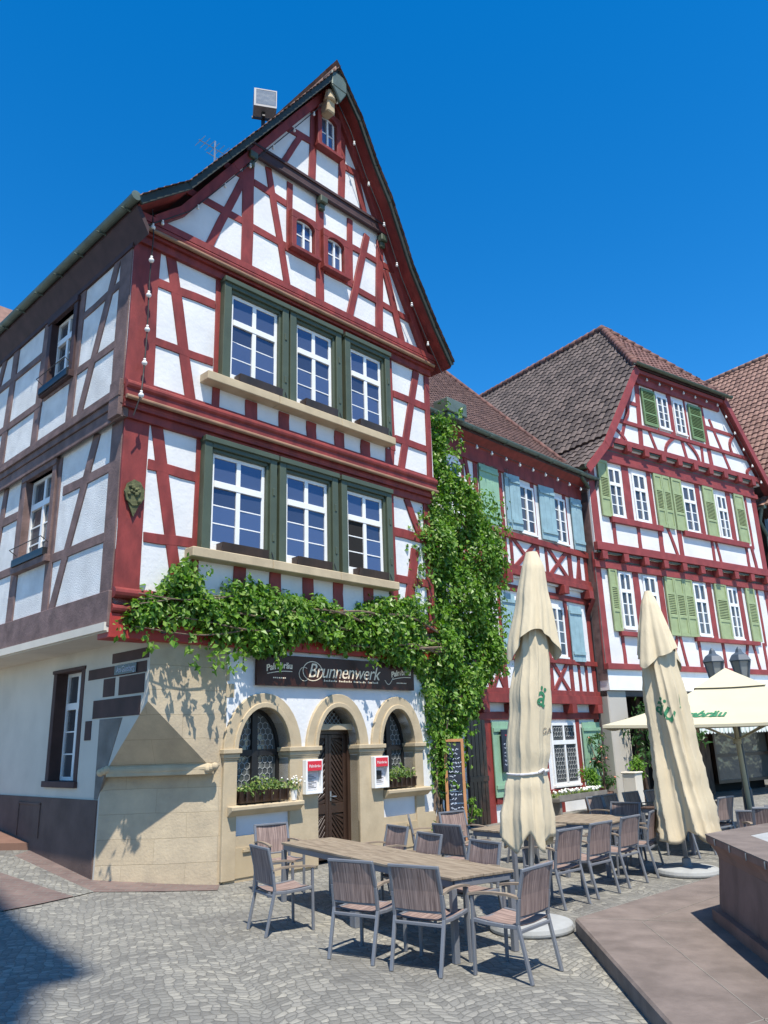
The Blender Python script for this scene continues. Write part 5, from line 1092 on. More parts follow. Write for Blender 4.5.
b = MB(); b.add([ctp(.3, .3, 34), ctp(4.7, .3, 34), ctp(4.7, 4.7, 34), ctp(.3, 4.7, 34), ctp(2.5, 2.5, 36.5)], [(0, 1, 4), (1, 2, 4), (2, 3, 4), (3, 0, 4), (3, 2, 1, 0)]); b.build('roof', 'tile_red', ct)
for z in (20, 29):
    b = MB(); cbox(b, 2.0, 3.0, .26, .31, z, z + 2.4); cbox(b, 2.0, 3.0, 4.69, 4.74, z, z + 2.4); cbox(b, .26, .31, 2.0, 3.0, z, z + 2.4); b.build('tower_opening', 'dark_room', ct)
# ================================================================ FOUNTAIN
FC = Vector((6.07, 7.20, 0))
def octa(r, z, a0, c=FC, n=8): return [Vector((c.x + r * math.cos(R(a0 + 45 * i)), c.y + r * math.sin(R(a0 + 45 * i)), z)) for i in range(n)]
m = MB()
def octring(mb, r0, r1, z0, z1, a0):
    a, b, c_, d_ = octa(r0, z0, a0), octa(r1, z0, a0), octa(r0, z1, a0), octa(r1, z1, a0)
    for i in range(8):
        j = (i + 1) % 8; mb.add([a[i], a[j], b[j], b[i], c_[i], c_[j], d_[j], d_[i]], [(0, 3, 2, 1), (4, 5, 6, 7), (0, 1, 5, 4), (1, 2, 6, 5), (2, 3, 7, 6), (3, 0, 4, 7)])
ft = thing('fountain', 'octagonal red sandstone fountain basin on a low paved plinth', 'fountain', (0, 0, 0))
o = octa(4.59, -.1, 155.8); 
m = MB(); m.prism([tuple(p) for p in o], (0, 0, .25)); pl = m.build('plinth', 'redstone', ft, bevel=.02)
m = MB()
a, b = octa(4.60, .151, 155.8), octa(3.3, .151, 153)
for i in range(8): m.beam(a[i], b[i], .012, .003, (0, 0, 1))
c_ = octa(3.9, .151, 155.8)
for i in range(8): m.beam(c_[i], c_[(i + 1) % 8], .010, .003, (0, 0, 1))
m.build('slab_joint', 'greystone', pl)
m = MB(); AB = 150.7
octring(m, 2.72, 3.25, .14, .26, AB)
lo, hi = octa(3.17, .26, AB), octa(3.11, .74, AB)
for i in range(8):                                  # upright slabs, each face split in four
    j = (i + 1) % 8
    for k in range(4):
        p = [lo[i].lerp(lo[j], (k + e_) / 4) for e_ in (.012, .988)]; q_ = [hi[i].lerp(hi[j], (k + e_) / 4) for e_ in (.012, .988)]
        inn = (FC - (p[0] + p[1]) / 2); inn.z = 0; inn = inn.normalized() * .22; t_ = random.uniform(-.006, .006) * inn.normalized()
        m.add([p[0] + t_, p[1] + t_, q_[1] + t_, q_[0] + t_, p[0] + inn, p[1] + inn, q_[1] + inn, q_[0] + inn], [(0, 1, 2, 3), (7, 6, 5, 4), (0, 4, 5, 1), (1, 5, 6, 2), (2, 6, 7, 3), (3, 7, 4, 0)])
octring(m, 2.70, 2.88, .26, .74, AB)
prof = [(3.11, .74), (3.13, .80), (3.17, .86), (3.21, .90), (3.21, .955)]
rings = [octa(r_, z_, AB) for r_, z_ in prof]
for ra, rb in zip(rings, rings[1:]):
    for i in range(8): j = (i + 1) % 8; m.add([ra[i], ra[j], rb[j], rb[i]], [(0, 1, 2, 3)])
m.build('basin', 'redstone_d', ft)
m = MB(); octring(m, 2.78, 3.215, .957, .97, AB); m.build('rim', 'redstone', ft)
m = MB(); octring(m, 2.58, 2.785, .2, .965, AB); m.build('inner_lining', 'concrete', ft)
m = MB(); m.prism([tuple(p) for p in octa(2.6, .5, AB)], (0, 0, .12)); m.build('water', 'water', ft)
m = MB(); m.lathe([(.45, .5), (.42, .9), (.28, 1.0), (.22, 1.6), (.3, 1.7), (.2, 1.8), (.18, 2.6), (.3, 2.7), (.05, 2.9)], FC, 16); m.build('centre_column', 'redstone_d', ft)
r_ = octa(3.222, .93, AB)
for i in range(8):
    for k in range(1, 5): m = MB(); p = r_[i].lerp(r_[(i + 1) % 8], k / 5 - .05); m.tube([p + Vector((0, 0, -.03)), p + Vector((0, 0, .03))], .007, 5); m.build('iron_pin', 'zinc', ft)

# ================================================================ FURNITURE
def make_chair():
    t = thing('garden_chair', 'x', 'chair')
    fw = .034
    for s_ in (1, -1):
        m = MB(); m.beam((.235, s_ * .265, 0), (.225, s_ * .265, .645), fw, .028, (1, 0, 0)); m.build('leg', 'frame', t, bevel=.005)
        m = MB(); m.beam((-.335, s_ * .255, 0), (-.235, s_ * .26, .45), fw, .030, (1, 0, 0)); m.build('leg', 'frame', t, bevel=.005)
        m = MB(); pts = [(-.265 + .0, .655), (-.15, .672), (0, .672), (.15, .662), (.26, .645)]
        for (a_, b_), (c_, d_) in zip(pts, pts[1:]): m.prism([(a_, s_ * .265 - .024, b_), (a_, s_ * .265 + .024, b_), (c_, s_ * .265 + .024, d_), (c_, s_ * .265 - .024, d_)], (0, 0, .020))
        m.build('armrest', 'arm', t)
    m = MB()
    for s_ in (1, -1):
        m.beam((-.235, s_ * .26, .45), (-.262, s_ * .26, .66), fw, .030, (1, 0, 0)); m.beam((-.262, s_ * .26, .66), (-.318, s_ * .255, .885), fw, .028, (1, 0, 0))
    m.beam((-.318, -.271, .885), (-.318, .271, .885), .030, .028, (0, 0, 1)); m.beam((-.243, -.24, .50), (-.243, .24, .50), .022, .022, (0, 0, 1))
    m.build('back_frame', 'frame', t, bevel=.005)
    m = MB()
    for s_ in (1, -1):
        pts = [(-.235, .43), (-.1, .425), (.08, .432), (.225, .445)]
        for (a_, b_), (c_, d_) in zip(pts, pts[1:]): m.beam((a_, s_ * .26, b_), (c_, s_ * .26, d_), .03, .032, (0, 0, 1))
    m.beam((.22, -.25, .425), (.22, .25, .425), .026, .028, (0, 0, 1)); m.beam((-.25, -.25, .395), (-.25, .25, .395), .026, .028, (0, 0, 1)); m.build('seat_frame', 'frame', t, bevel=.004)
    def panel(P, th):
        mb = MB(); n_ = len(P)
        for (a_, b_), (c_, d_) in zip(P, P[1:]):
            for y0, y1, s0, s1 in ((-.245, -.12, 0, .010), (-.12, 0, .010, .014), (0, .12, .014, .010), (.12, .245, .010, 0)):
                mb.add([(a_ + th[0] * s0, y0, b_ + th[1] * s0), (c_ + th[0] * s0, y0, d_ + th[1] * s0), (c_ + th[0] * s1, y1, d_ + th[1] * s1), (a_ + th[0] * s1, y1, b_ + th[1] * s1)] + [(a_ + th[0] * s0 + th[0] * .006, y0, b_ + th[1] * s0 + th[1] * .006), (c_ + th[0] * s0 + th[0] * .006, y0, d_ + th[1] * s0 + th[1] * .006), (c_ + th[0] * s1 + th[0] * .006, y1, d_ + th[1] * s1 + th[1] * .006), (a_ + th[0] * s1 + th[0] * .006, y1, b_ + th[1] * s1 + th[1] * .006)], [(0, 1, 2, 3), (7, 6, 5, 4)])
        return mb
    panel([(-.24, .442), (-.12, .432), (.05, .434), (.17, .446), (.235, .452)], (0, -1)).build('seat', 'textile', t)
    panel([(-.250, .515), (-.262, .60), (-.272, .68), (-.292, .78), (-.314, .872)], (-1, -.2)).build('backrest', 'textile', t)
    return t
chair0 = make_chair(); chair_used = False
def chair(x, y, yaw, label, group, z=0.0):
    global chair_used
    o = chair0 if not chair_used else copy_tree(chair0); chair_used = True
    o.location = (x, y, z); o.rotation_euler = (0, 0, R(yaw)); tag(o, label, 'chair', group); return o
def table(x, y, yaw, lx, ly, label, group, top='teak', h=.735, panel_legs=False):
    t = thing('garden_table', label, 'table', (x, y, 0), R(yaw), group)
    m = MB(); n_ = 6
    for i in range(n_):
        y0 = -ly / 2 + ly * i / n_; j = random.uniform(-.0015, .0015); m.box(-lx / 2, lx / 2, y0 + .0015, y0 + ly / n_ - .0015, h - .028 + j, h + j)
    m.build('table_top', top, t, bevel=.004)
    m = MB(); e = .03
    for s_ in (1, -1):
        m.box(-lx / 2 + e, lx / 2 - e, s_ * (ly / 2 - e) - .015, s_ * (ly / 2 - e) + .015, h - .095, h - .029); m.box(s_ * (lx / 2 - e) - .015, s_ * (lx / 2 - e) + .015, -ly / 2 + e + .015, ly / 2 - e - .015, h - .095, h - .029)
    m.build('apron', 'frame', t, bevel=.004)
    for sx in (1, -1):
        for sy in (1, -1): m = MB(); cx, cy = sx * (lx / 2 - e), sy * (ly / 2 - e); m.box(cx - .03, cx + .03, cy - .03, cy + .03, 0, h - .095); m.build('leg', 'frame', t, bevel=.005)
    return t
dv = Vector((.535, -.845)).normalized(); pv = Vector((.845, .535)).normalized(); Sx = Vector((-1.54, 11.32))
GT = 'grey framed tables with wooden tops'
for k, nm in ((.25, 'long weathered table end nearest the inn door'), (.75, 'long weathered table end nearest the viewer')):
    c = Sx + dv * 3.88 * k + pv * .39; table(c.x, c.y, -57.66, 1.93, .78, nm, GT)
table(1.86, 12.35, 42, 1.25, .80, 'wooden-topped table behind the nearer closed parasol', GT)
table(3.06, 13.22, 52, 1.32, 1.22, 'broad sunlit wooden table between the two closed parasols', GT)
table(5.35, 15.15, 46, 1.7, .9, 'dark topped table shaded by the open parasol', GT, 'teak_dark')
GC = 'grey garden chairs with brown mesh'
for x, y, a_, lb in ((-1.28, 9.72, 32, 'grey mesh chair at the left end of the long table, back to the viewer'), (-.27, 8.52, 57, 'grey mesh chair on the near side of the long table, middle of three'), (.33, 8.06, 58, 'grey mesh chair on the near side of the long table, beside the corner leg'), (1.03, 7.76, 140, 'nearest grey mesh chair at the right short end of the long table'),
        (-1.64, 11.95, -57, 'grey mesh chair at the far short end of the long table'), (-.22, 11.18, 212, 'leftmost grey mesh chair on the inn side of the long table'), (.17, 10.18, 212, 'grey mesh chair on the inn side of the long table, second from left'), (.76, 9.25, 214, 'grey mesh chair on the inn side of the long table nearest the viewer'),
        (.95, 11.55, 42, 'shadowed grey mesh chair left of the nearer closed parasol, back to the viewer'), (1.12, 13.05, -55, 'grey mesh chair in front of the tall chalkboard'), (.55, 12.75, 0, 'grey mesh chair seen side-on below the climbing vine'),
        (1.98, 10.62, 133, 'grey mesh chair right of the nearer closed parasol'), (2.52, 11.22, 134, 'second grey mesh chair in the row right of the nearer parasol'), (3.10, 11.88, 136, 'third grey mesh chair in the row right of the nearer parasol'), (3.62, 12.55, 150, 'last grey mesh chair of the row, left of the farther parasol pole'),
        (3.72, 13.75, 228, 'grey mesh chair at the far corner of the broad sunlit table'), (2.3, 14.0, -40, 'grey mesh chair beyond the broad sunlit table by the planted trough'),
        (4.02, 15.35, -45, 'leftmost grey mesh chair by the white planter, facing the viewer'), (4.42, 15.75, -45, 'second grey mesh chair from the white planter, facing the viewer'), (4.95, 16.2, -50, 'third grey mesh chair from the white planter, facing the viewer'), (5.5, 16.6, -50, 'grey mesh chair behind the farther closed parasol'),
        (5.0, 14.25, 130, 'grey mesh chair at the shaded dark table, left'), (5.65, 14.75, 130, 'grey mesh chair at the shaded dark table, right'), (5.35, 12.15, 60, 'dark shaded grey mesh chair between the farther parasol and fountain'), (6.05, 12.75, 60, 'shaded grey mesh chair beside the open parasol pole')): chair(x, y, a_, lb, GC)
chair(4.95, 10.95, 80, 'grey mesh chair standing on the fountain plinth behind the rim', GC, .15)
chair(6.9, 13.3, 50, 'grey mesh chair at the right picture edge beyond the fountain', GC)

# ================================================================ PARASOLS
def closed_parasol(name, label, x, y, body, cap, seed, strap=None, slim=.92, tilt=0.0, base_off=(0, 0), lean=0.0, hem=.12, marks=()):
    rnd = random.Random(seed); t = thing(name, label, 'parasol', (x, y, 0), 0, 'closed beige parasols')
    ph = [rnd.uniform(0, 2 * PI) for _ in range(6)]
    zs = [b_[0] for b_ in body]; rs = [b_[1] * slim for b_ in body]; am = [b_[2] for b_ in body]; ox = [b_[3] for b_ in body]
    def itp(z, arr):
        for i in range(len(zs) - 1):
            if zs[i] >= z >= zs[i + 1]: k = (zs[i] - z) / (zs[i] - zs[i + 1]); k = k * k * (3 - 2 * k); return arr[i] + (arr[i + 1] - arr[i]) * k
        return arr[-1] if z < zs[-1] else arr[0]
    def rad(z, th):
        tw = th + .10 * (z - 2); a_ = itp(z, am); r_ = itp(z, rs)
        f_ = .55 * (1 - 2 * abs(math.sin(2.0 * tw + ph[0] + .25 * z)) ** .5) + .45 * (1 - 2 * abs(math.sin(3.5 * tw + ph[1] + .45 * z)) ** .6) + .20 * abs(math.sin(5.5 * tw + ph[2] - .8 * z)) ** .5 + .05 * math.sin(17 * tw + ph[3] + 1.4 * z) + .05 * math.sin(3 * tw + 5 * z + ph[4])
        return r_ * (1 + a_ * f_)
    def pt(z, th, off=0.0):
        r_ = rad(z, th) + off; return (itp(z, ox) + r_ * math.cos(th), r_ * math.sin(th), z)
    NT, NZ = 150, 70
    m = MB(); z0 = zs[0]
    for side in (0, 1):
        vs = []
        for j in range(NZ + 1):
            for i in range(NT):
                th = 2 * PI * i / NT; zb = zs[-1] + hem * (1.0 - abs(math.sin(2 * th + ph[4]))) + .05 * math.sin(5 * th + ph[5]); z = z0 + (zb - z0) * j / NZ
                p = pt(z, th, -.008 * side); vs.append(p)
        fs = [(j * NT + i, (j + 1) * NT + i, (j + 1) * NT + (i + 1) % NT, j * NT + (i + 1) % NT) for j in range(NZ) for i in range(NT)]
        if side: fs = [tuple(reversed(f_)) for f_ in fs]
        m.add(vs, fs)
        if side:
            o1 = 0; o2 = (NZ + 1) * NT; m.add([], [])
            for i in range(NT): m.f.append((NZ * NT + i, o2 + NZ * NT + i, o2 + NZ * NT + (i + 1) % NT, NZ * NT + (i + 1) % NT)); m.mi.append(0)
    can = m.build('canopy', 'canvas', t, smooth=True)
    if cap:                                              # vent cap hanging over the top of the folded canopy
        m = MB(); cz = [c[0] for c in cap]; cr_ = [c[1] for c in cap]; N2 = 30; vs = []
        for side in (0, 1):
            vs = []
            for j in range(N2 + 1):
                for i in range(NT):
                    th = 2 * PI * i / NT; drop = .28 * max(0, math.cos(2 * (th - ph[4]))) ** 2 + .06 * math.sin(3 * th + ph[3]); k = j / N2; zb = cz[-1] - drop + .16; z = cz[0] + (zb - cz[0]) * k
                    kk = min(1, max(0, (cz[0] - z) / (cz[0] - cz[-1]))); r_ = np.interp(kk, [(cz[0] - c_) / (cz[0] - cz[-1]) for c_ in cz], cr_)
                    r_ = r_ * (1 + .13 * k * (math.sin(4 * th + ph[0]) + .5 * math.sin(7 * th + ph[1]) + .4 * math.sin(13 * th + ph[2]))) - .007 * side
                    r_ = max(r_, rad(min(z, z0), th) + .012 - .007 * side) if z < z0 else r_
                    vs.append((itp(z, ox) + r_ * math.cos(th), r_ * math.sin(th), z))
            fs = [(j * NT + i, (j + 1) * NT + i, (j + 1) * NT + (i + 1) % NT, j * NT + (i + 1) % NT) for j in range(N2) for i in range(NT)]
            if side: fs = [tuple(reversed(f_)) for f_ in fs]
            m.add(vs, fs)
        m.add([(itp(cz[0], ox), 0, cz[0] + .01)] + [m.v[i] for i in range(NT)], [(0, i + 1, (i + 1) % NT + 1) for i in range(NT)])
        m.build('vent_cap', 'canvas', t, smooth=True)
    if strap:
        m = MB(); m.tube([pt(strap + .02 * math.sin(i / 8), 2 * PI * i / 60, .012) for i in range(61)], .012, 6)
        m.tube([pt(strap, -1.2, .02), pt(strap + .03, -1.0, .05), pt(strap - .02, -.8, .03)], .016, 6); m.build('strap', 'paper', t)
    for (body_, size, z, th0, rot, off) in marks:
        vs, fs = text_mesh(body_, size, offset=off); mm = MB(); c_, s_ = math.cos(rot), math.sin(rot)
        import bmesh
        bm = bmesh.new(); bv = [bm.verts.new(v) for v in vs]
        for f_ in fs:
            try: bm.faces.new([bv[i] for i in f_])
            except ValueError: pass
        bmesh.ops.triangulate(bm, faces=bm.faces[:]); bmesh.ops.subdivide_edges(bm, edges=[e_ for e_ in bm.edges if e_.calc_length() > .03], cuts=3, use_grid_fill=True); bmesh.ops.triangulate(bm, faces=bm.faces[:])
        bm.verts.index_update(); r0 = itp(z, rs)
        for v in bm.verts:
            a_, b_ = v.co.x * c_ - v.co.y * s_, v.co.x * s_ + v.co.y * c_; mm.v.append(pt(z + b_, th0 + a_ / r0, .007))
        for f_ in bm.faces: mm.f.append(tuple(v.index for v in f_.verts)); mm.mi.append(0)
        bm.free(); mm.build('printed_lettering', 'green_ink' if size > .15 else 'greystone', can)
    m = MB(); m.tube([(0, 0, .05), (itp(zs[0], ox) * .5, 0, 2.2), (itp(zs[0], ox), 0, z0)], .032, 12); m.build('pole', 'alu', t, smooth=True)
    m = MB(); m.lathe([(.44, 0), (.46, .03), (.44, .085), (.36, .105), (.07, .11), (.06, .22), (.04, .22)], (0, 0, 0), 40); m.build('base', 'concrete', t, smooth=False, bevel=.01)
    return t
closed_parasol('closed_parasol', 'nearer closed beige parasol tied with a pale cord above the long table', 1.46, 9.32,
    [(4.05, .10, .05, .35), (3.6, .15, .10, .31), (3.0, .205, .17, .26), (2.4, .255, .18, .19), (1.85, .262, .16, .12), (1.62, .235, .10, .09), (1.45, .27, .16, .07), (1.1, .315, .26, .04), (.83, .31, .30, .02)],
    [(4.19, .07), (4.0, .135), (3.6, .19), (3.2, .25), (3.0, .275)], 11, strap=1.62, hem=.12, marks=(('ä', .34, 2.44, -1.05, -.35, .006), ('GA', .10, 2.06, -.62, 0, .0)))
closed_parasol('closed_parasol', 'farther closed beige parasol with loose flaring folds and green letters', 4.31, 12.45,
    [(4.10, .10, .05, -.06), (3.7, .16, .12, -.05), (3.1, .27, .22, -.03), (2.5, .33, .28, -.01), (1.9, .36, .32, .02), (1.3, .41, .36, .04), (.8, .47, .38, .06), (.42, .51, .40, .07)],
    [(4.22, .05), (4.0, .14), (3.6, .24), (3.25, .31), (3.05, .34)], 23, hem=.22, marks=(('äu', .38, 2.34, -1.95, -.62, .006), ('l', .30, 2.45, -1.02, -.35, .006)))
# open parasol
t = thing('open_parasol', 'big open cream parasol with green lettering, its pole beyond the fountain', 'parasol', (6.87, 16.10, 0)); RC = 3.3
cor = [(RC * math.cos(R(a_)), RC * math.sin(R(a_)), 2.17) for a_ in (205, 295, 25, 115)]; ap = (0, 0, 3.19)
def cpt(i, u_, k):    # point on panel i: u along the edge, k from apex to edge; cloth sags a little
    a_, b_ = Vector(cor[i]), Vector(cor[(i + 1) % 4]); e_ = a_.lerp(b_, u_); p = Vector(ap).lerp(e_, k); p.z -= .16 * math.sin(PI * k) * .9 + .05 * math.sin(PI * u_) * k * 1.0
    return p
m = MB(); NU, NK = 16, 14
for dz in (0, -.012):
    for i in range(4):
        vs = [cpt(i, u_ / NU, k / NK) + Vector((0, 0, dz)) for k in range(NK + 1) for u_ in range(NU + 1)]
        fs = [(k * (NU + 1) + u_, (k + 1) * (NU + 1) + u_, (k + 1) * (NU + 1) + u_ + 1, k * (NU + 1) + u_ + 1) for k in range(NK) for u_ in range(NU)]
        m.add(vs, fs if dz == 0 else [tuple(reversed(f_)) for f_ in fs])
for i in range(4):
    for u_ in range(NU): 
        p, q_ = cpt(i, u_ / NU, 1), cpt(i, (u_ + 1) / NU, 1); m.add([p, q_, q_ + Vector((0, 0, -.05)), p + Vector((0, 0, -.05))], [(0, 1, 2, 3)])
can = m.build('canopy', 'canvas_open', t)
m = MB()
for i in range(4):
    vs = [cpt(i, u_ / NU, k) + Vector((0, 0, .05 - .03 * k)) for k in (0, .1, .2, .28) for u_ in range(NU + 1)]
    m.add(vs, [(k * (NU + 1) + u_, (k + 1) * (NU + 1) + u_, (k + 1) * (NU + 1) + u_ + 1, k * (NU + 1) + u_ + 1) for k in range(3) for u_ in range(NU)])
m.build('vent_cap', 'canvas_open', t)
vs, fs = text_mesh('Palmbräu', .28, shear=.3, offset=.008); m = MB()
for x_, y_, z_ in vs:
    q_ = cpt(0, .29 + x_ / 4.67 / .74, .74 - y_ / 1.35); m.v.append(tuple(q_ + Vector((-.003, -.004, .012))))
m.f = [tuple(f_) for f_ in fs]; m.mi = [0] * len(fs)
P = [cpt(0, .25 + .16 * k_ / 12, .80) + Vector((0, -.004, .012)) for k_ in range(13)]
for a_, b_ in zip(P, P[1:]): m.beam(a_, b_, .016, .004, (0, -.5, 1))
m.build('printed_lettering', 'green_ink', can)
m = MB(); m.tube([(.08, 0, .05), (0, 0, 3.1)], .045, 12); m.lathe([(.08, 0), (.08, .1)], (.02, 0, 1.75), 12); m.build('pole', 'canvas_open', t, smooth=True)
for i in range(4):
    for u_ in (0, .5):
        m = MB(); e_ = cpt(i, u_, .97) - Vector((0, 0, .03)); md = cpt(i, u_, .55) - Vector((0, 0, .04)); m.tube([(0, 0, 3.05), md, e_], .016, 6); m.tube([(0.02, 0, 1.82), md], .016, 6); m.build('rib', 'canvas_open', t)
m = MB(); m.lathe([(.46, 0), (.46, .08), (.07, .1), (.06, .3)], (.08, 0, 0), 24); m.build('base', 'concrete', t)

# ================================================================ STREET LAMP
t = thing('street_lamp', 'blue-grey street lamp with twin glazed lanterns behind the open parasol', 'street lamp', (7.50, 17.42, 0))
m = MB(); m.tube([(0, 0, 0), (0, 0, .8), (0, 0, .85), (0, 0, 2.95)], [.11, .10, .075, .06], 12); m.tube([(-.30, 0, 2.95), (0, 0, 2.85), (.30, 0, 2.95)], .03, 8); m.build('post', 'post_blue', t)
for s_ in (-1, 1):
    cx, cy = s_ * .27, s_ * -.06; m = MB()
    hexp = lambda r_, z_: [(cx + r_ * math.cos(PI / 3 * i), cy + r_ * math.sin(PI / 3 * i), z_) for i in range(6)]
    a_, b_ = hexp(.13, 3.02), hexp(.245, 3.52)
    for i in range(6): m.beam(a_[i], b_[i], .025, .025, (0, 1, .1)); m.beam(a_[i], a_[(i + 1) % 6], .03, .03, (0, 0, 1)); m.beam(b_[i], b_[(i + 1) % 6], .035, .03, (0, 0, 1))
    m.lathe([(.12, 2.95), (.14, 3.02)], (cx, cy, 0), 6); m.lathe([(.285, 3.53), (.20, 3.66), (.10, 3.72), (.07, 3.80), (.02, 3.86)], (cx, cy, 0), 6); m.v = [(cx + (a__ - cx) * .88, cy + (b__ - cy) * .88, 2.95 + (c__ - 2.95) * .92) for a__, b__, c__ in m.v]; la = m.build('lantern', 'post_blue', t)
    m = MB(); m.lathe([(.102, 3.03), (.200, 3.47)], (cx, cy, 0), 6); m.build('lantern_glass', 'lampglass', la)

# ================================================================ CHALKBOARD by the vine
t = thing('chalkboard', 'tall narrow chalkboard with orange wooden frame leaning beside the vine', 'chalkboard', (1.24, 16.15, 0), R(-6))
m = MB(); casing(m, -.20, .20, .05, 2.02, .055, -.02, .02); m.box(-.145, .145, -.018, .012, .45, .47); fr = m.build('frame', 'orange_wood', t)
m = MB()
zz = [.10, .46, .80, 1.02, 1.36, 1.97]
for a_, b_ in zip(zz, zz[1:]): m.box(-.145, .145, -.008, .01, a_ + .01, b_ - .01)
m.build('board', 'slate', t)
m = MB()
for a_ in np.arange(.2, 1.9, .085): scrawl(m, -.11, random.uniform(0, .12), a_, -.0095, .045)
m.build('chalk_writing', 'chalk', t)
for o_ in t.children: o_.rotation_euler = (R(-5), 0, 0)

# ================================================================ PLANTS
def W1P(u_, n_, z): return H1O + _t * u_ + _n * n_ + Vector((0, 0, z))
VC = [(5.45, 9.5), (6.0, 9.6), (6.3, 9.2), (6.1, 8.4), (6.8, 7.9), (7.55, 7.5), (7.85, 6.69), (7.75, 5.18), (7.5, 3.97), (7.45, 3.5), (6.75, 2.95), (6.2, 2.4), (5.8, 1.8), (5.5, 1.2), (5.25, .8), (4.95, .85), (4.75, 1.3), (4.68, 1.7), (4.7, 2.1), (4.6, 2.79), (4.45, 3.18), (4.3, 3.99), (4.25, 4.83), (4.2, 5.68), (4.25, 6.45), (4.78, 7.12), (5.15, 7.67), (5.28, 8.44)]
VH = [(-2.1, 3.6), (-1.95, 4.05), (-1.6, 4.3), (-1.25, 4.72), (-.97, 4.72), (-.9, 4.35), (-.6, 4.22), (-.35, 4.5), (.19, 4.58), (1.0, 4.45), (1.72, 4.5), (2.2, 4.25), (3.15, 4.6), (4.18, 4.75), (4.5, 4.2), (4.5, 3.35), (4.1, 3.38), (3.64, 3.42), (3.1, 3.55), (2.7, 3.65), (1.95, 3.58), (1.24, 3.7), (.8, 3.5), (.21, 3.40), (-.23, 3.54), (-.7, 3.6), (-1.0, 3.85), (-1.33, 3.72), (-1.66, 3.72)]
vine = thing('climbing_vine', 'leafy green vine climbing the inn corner and trailing along above the sign', 'vine', H1O, 0)
lv = MB(); P = []; N = []
def vine_fill(poly, count, n_front, n_back, clump, size):
    us = [p[0] for p in poly]; zs_ = [p[1] for p in poly]; k = 0; got = 0
    ed = list(zip(poly, poly[1:] + poly[:1]))
    def edist(u_, z_):
        best = 9
        for (a0, a1), (b0, b1) in ed:
            dx, dz = b0 - a0, b1 - a1; t_ = max(0, min(1, ((u_ - a0) * dx + (z_ - a1) * dz) / (dx * dx + dz * dz + 1e-9))); best = min(best, math.hypot(u_ - a0 - dx * t_, z_ - a1 - dz * t_))
        return best
    while got < count:
        u_, z_ = random.uniform(min(us), max(us)), random.uniform(min(zs_), max(zs_))
        if not inpoly(u_, z_, poly): continue
        e_ = edist(u_, z_)
        if random.random() > .55 + e_ / .25: continue
        bulge = min(1, e_ / .55) ** .5
        nf = n_back + (n_front - n_back) * bulge * (0.62 + .38 * math.sin(u_ * 3.1 + 1.3) * math.sin(z_ * 2.7 + .6)) if random.random() < .8 else random.uniform(n_back, n_front)
        if u_ < 5.05: nf = max(nf, .22)
        c = Vector((u_, nf, z_)); rr = clump * random.uniform(.6, 1.3); nl = random.randint(7, 15)
        for _ in range(nl):
            d_ = Vector((random.gauss(0, 1), random.gauss(0, 1), random.gauss(0, 1))).normalized() * rr * random.random() ** .5
            q_ = c + d_; q_.y = max(q_.y, .1 if q_.x < 5.1 else n_back - .1)
            w_ = _t * q_.x + _n * q_.y + Vector((0, 0, q_.z)); P.append(tuple(w_)); dd = d_.normalized(); N.append(tuple(_t * dd.x * .7 + _n * (dd.y * .7 + .6) + Vector((0, 0, dd.z * .7 + .55))))
        got += nl
vine_fill(VC, 46000, .60, -.30, .18, .13)
vine_fill([(a_, b_ + .07) for a_, b_ in VH], 16000, .68, .36, .15, .11)
for (u_, z_, l_) in ((-1.9, 3.7, .35), (-1.5, 3.8, .3), (-1.1, 3.7, .55), (-.75, 3.6, .5), (-.45, 3.55, .45), (-.2, 3.5, .3), (.5, 3.45, .25), (4.35, 3.2, .6), (4.6, 3.0, .9), (4.6, 2.3, .4), (2.7, 3.6, .25), (-1.25, 4.6, -.3), (-.9, 4.6, -.2), (6.2, 9.5, -.3), (-2.3, 3.75, .25), (7.4, 5.0, .5), (7.3, 7.3, -.3)):
    n_ = int(abs(l_) * 60)
    for i in range(n_): k = i / n_; q_ = _t * (u_ + random.gauss(0, .05) + .1 * k) + _n * ((.62 if u_ < 4.4 else .4) + random.gauss(0, .05)) + Vector((0, 0, z_ - l_ * k)); P.append(tuple(q_)); N.append(tuple(_n + Vector((0, 0, .3))))
leaves(lv, P, N, .098, .75, .68, .35); lv.build('foliage', 'leaf', vine)
m = MB()
for i in range(16):
    u0 = 4.85 + random.uniform(-.2, .45); n0 = random.uniform(.0, .35); p = [W1P(u0 + random.uniform(-.06, .06) + (5.2 - u0) * k * .3, n0 + .1 * math.sin(k * 3 + i), k * 2.4) - H1O for k in np.linspace(0, 1, 8)]; m.tube(p, [random.uniform(.012, .04) * (1 - .3 * k) for k in np.linspace(0, 1, 8)], 6)
for i in range(7):
    z0 = 3.65 + i * .09; p = [W1P(5.0 - k * 7.0, .50 + .12 * math.sin(k * 9 + i), z0 + .10 * math.sin(k * 13 + i * 2) + .2 * math.sin(k * 3)) - H1O for k in np.linspace(0, 1, 26)]; m.tube(p, [.028 * (1 - .7 * k) for k in np.linspace(0, 1, 26)], 5)
for i in range(6): p = [W1P(5.3 + random.uniform(-.3, .8) * k + .1 * math.sin(k * 8 + i), -.3 + .2 * math.sin(k * 5 + i), 2 + k * 6.5) - H1O for k in np.linspace(0, 1, 16)]; m.tube(p, [.035 * (1 - .7 * k) for k in np.linspace(0, 1, 16)], 5)
m.build('stems', 'stem', vine)
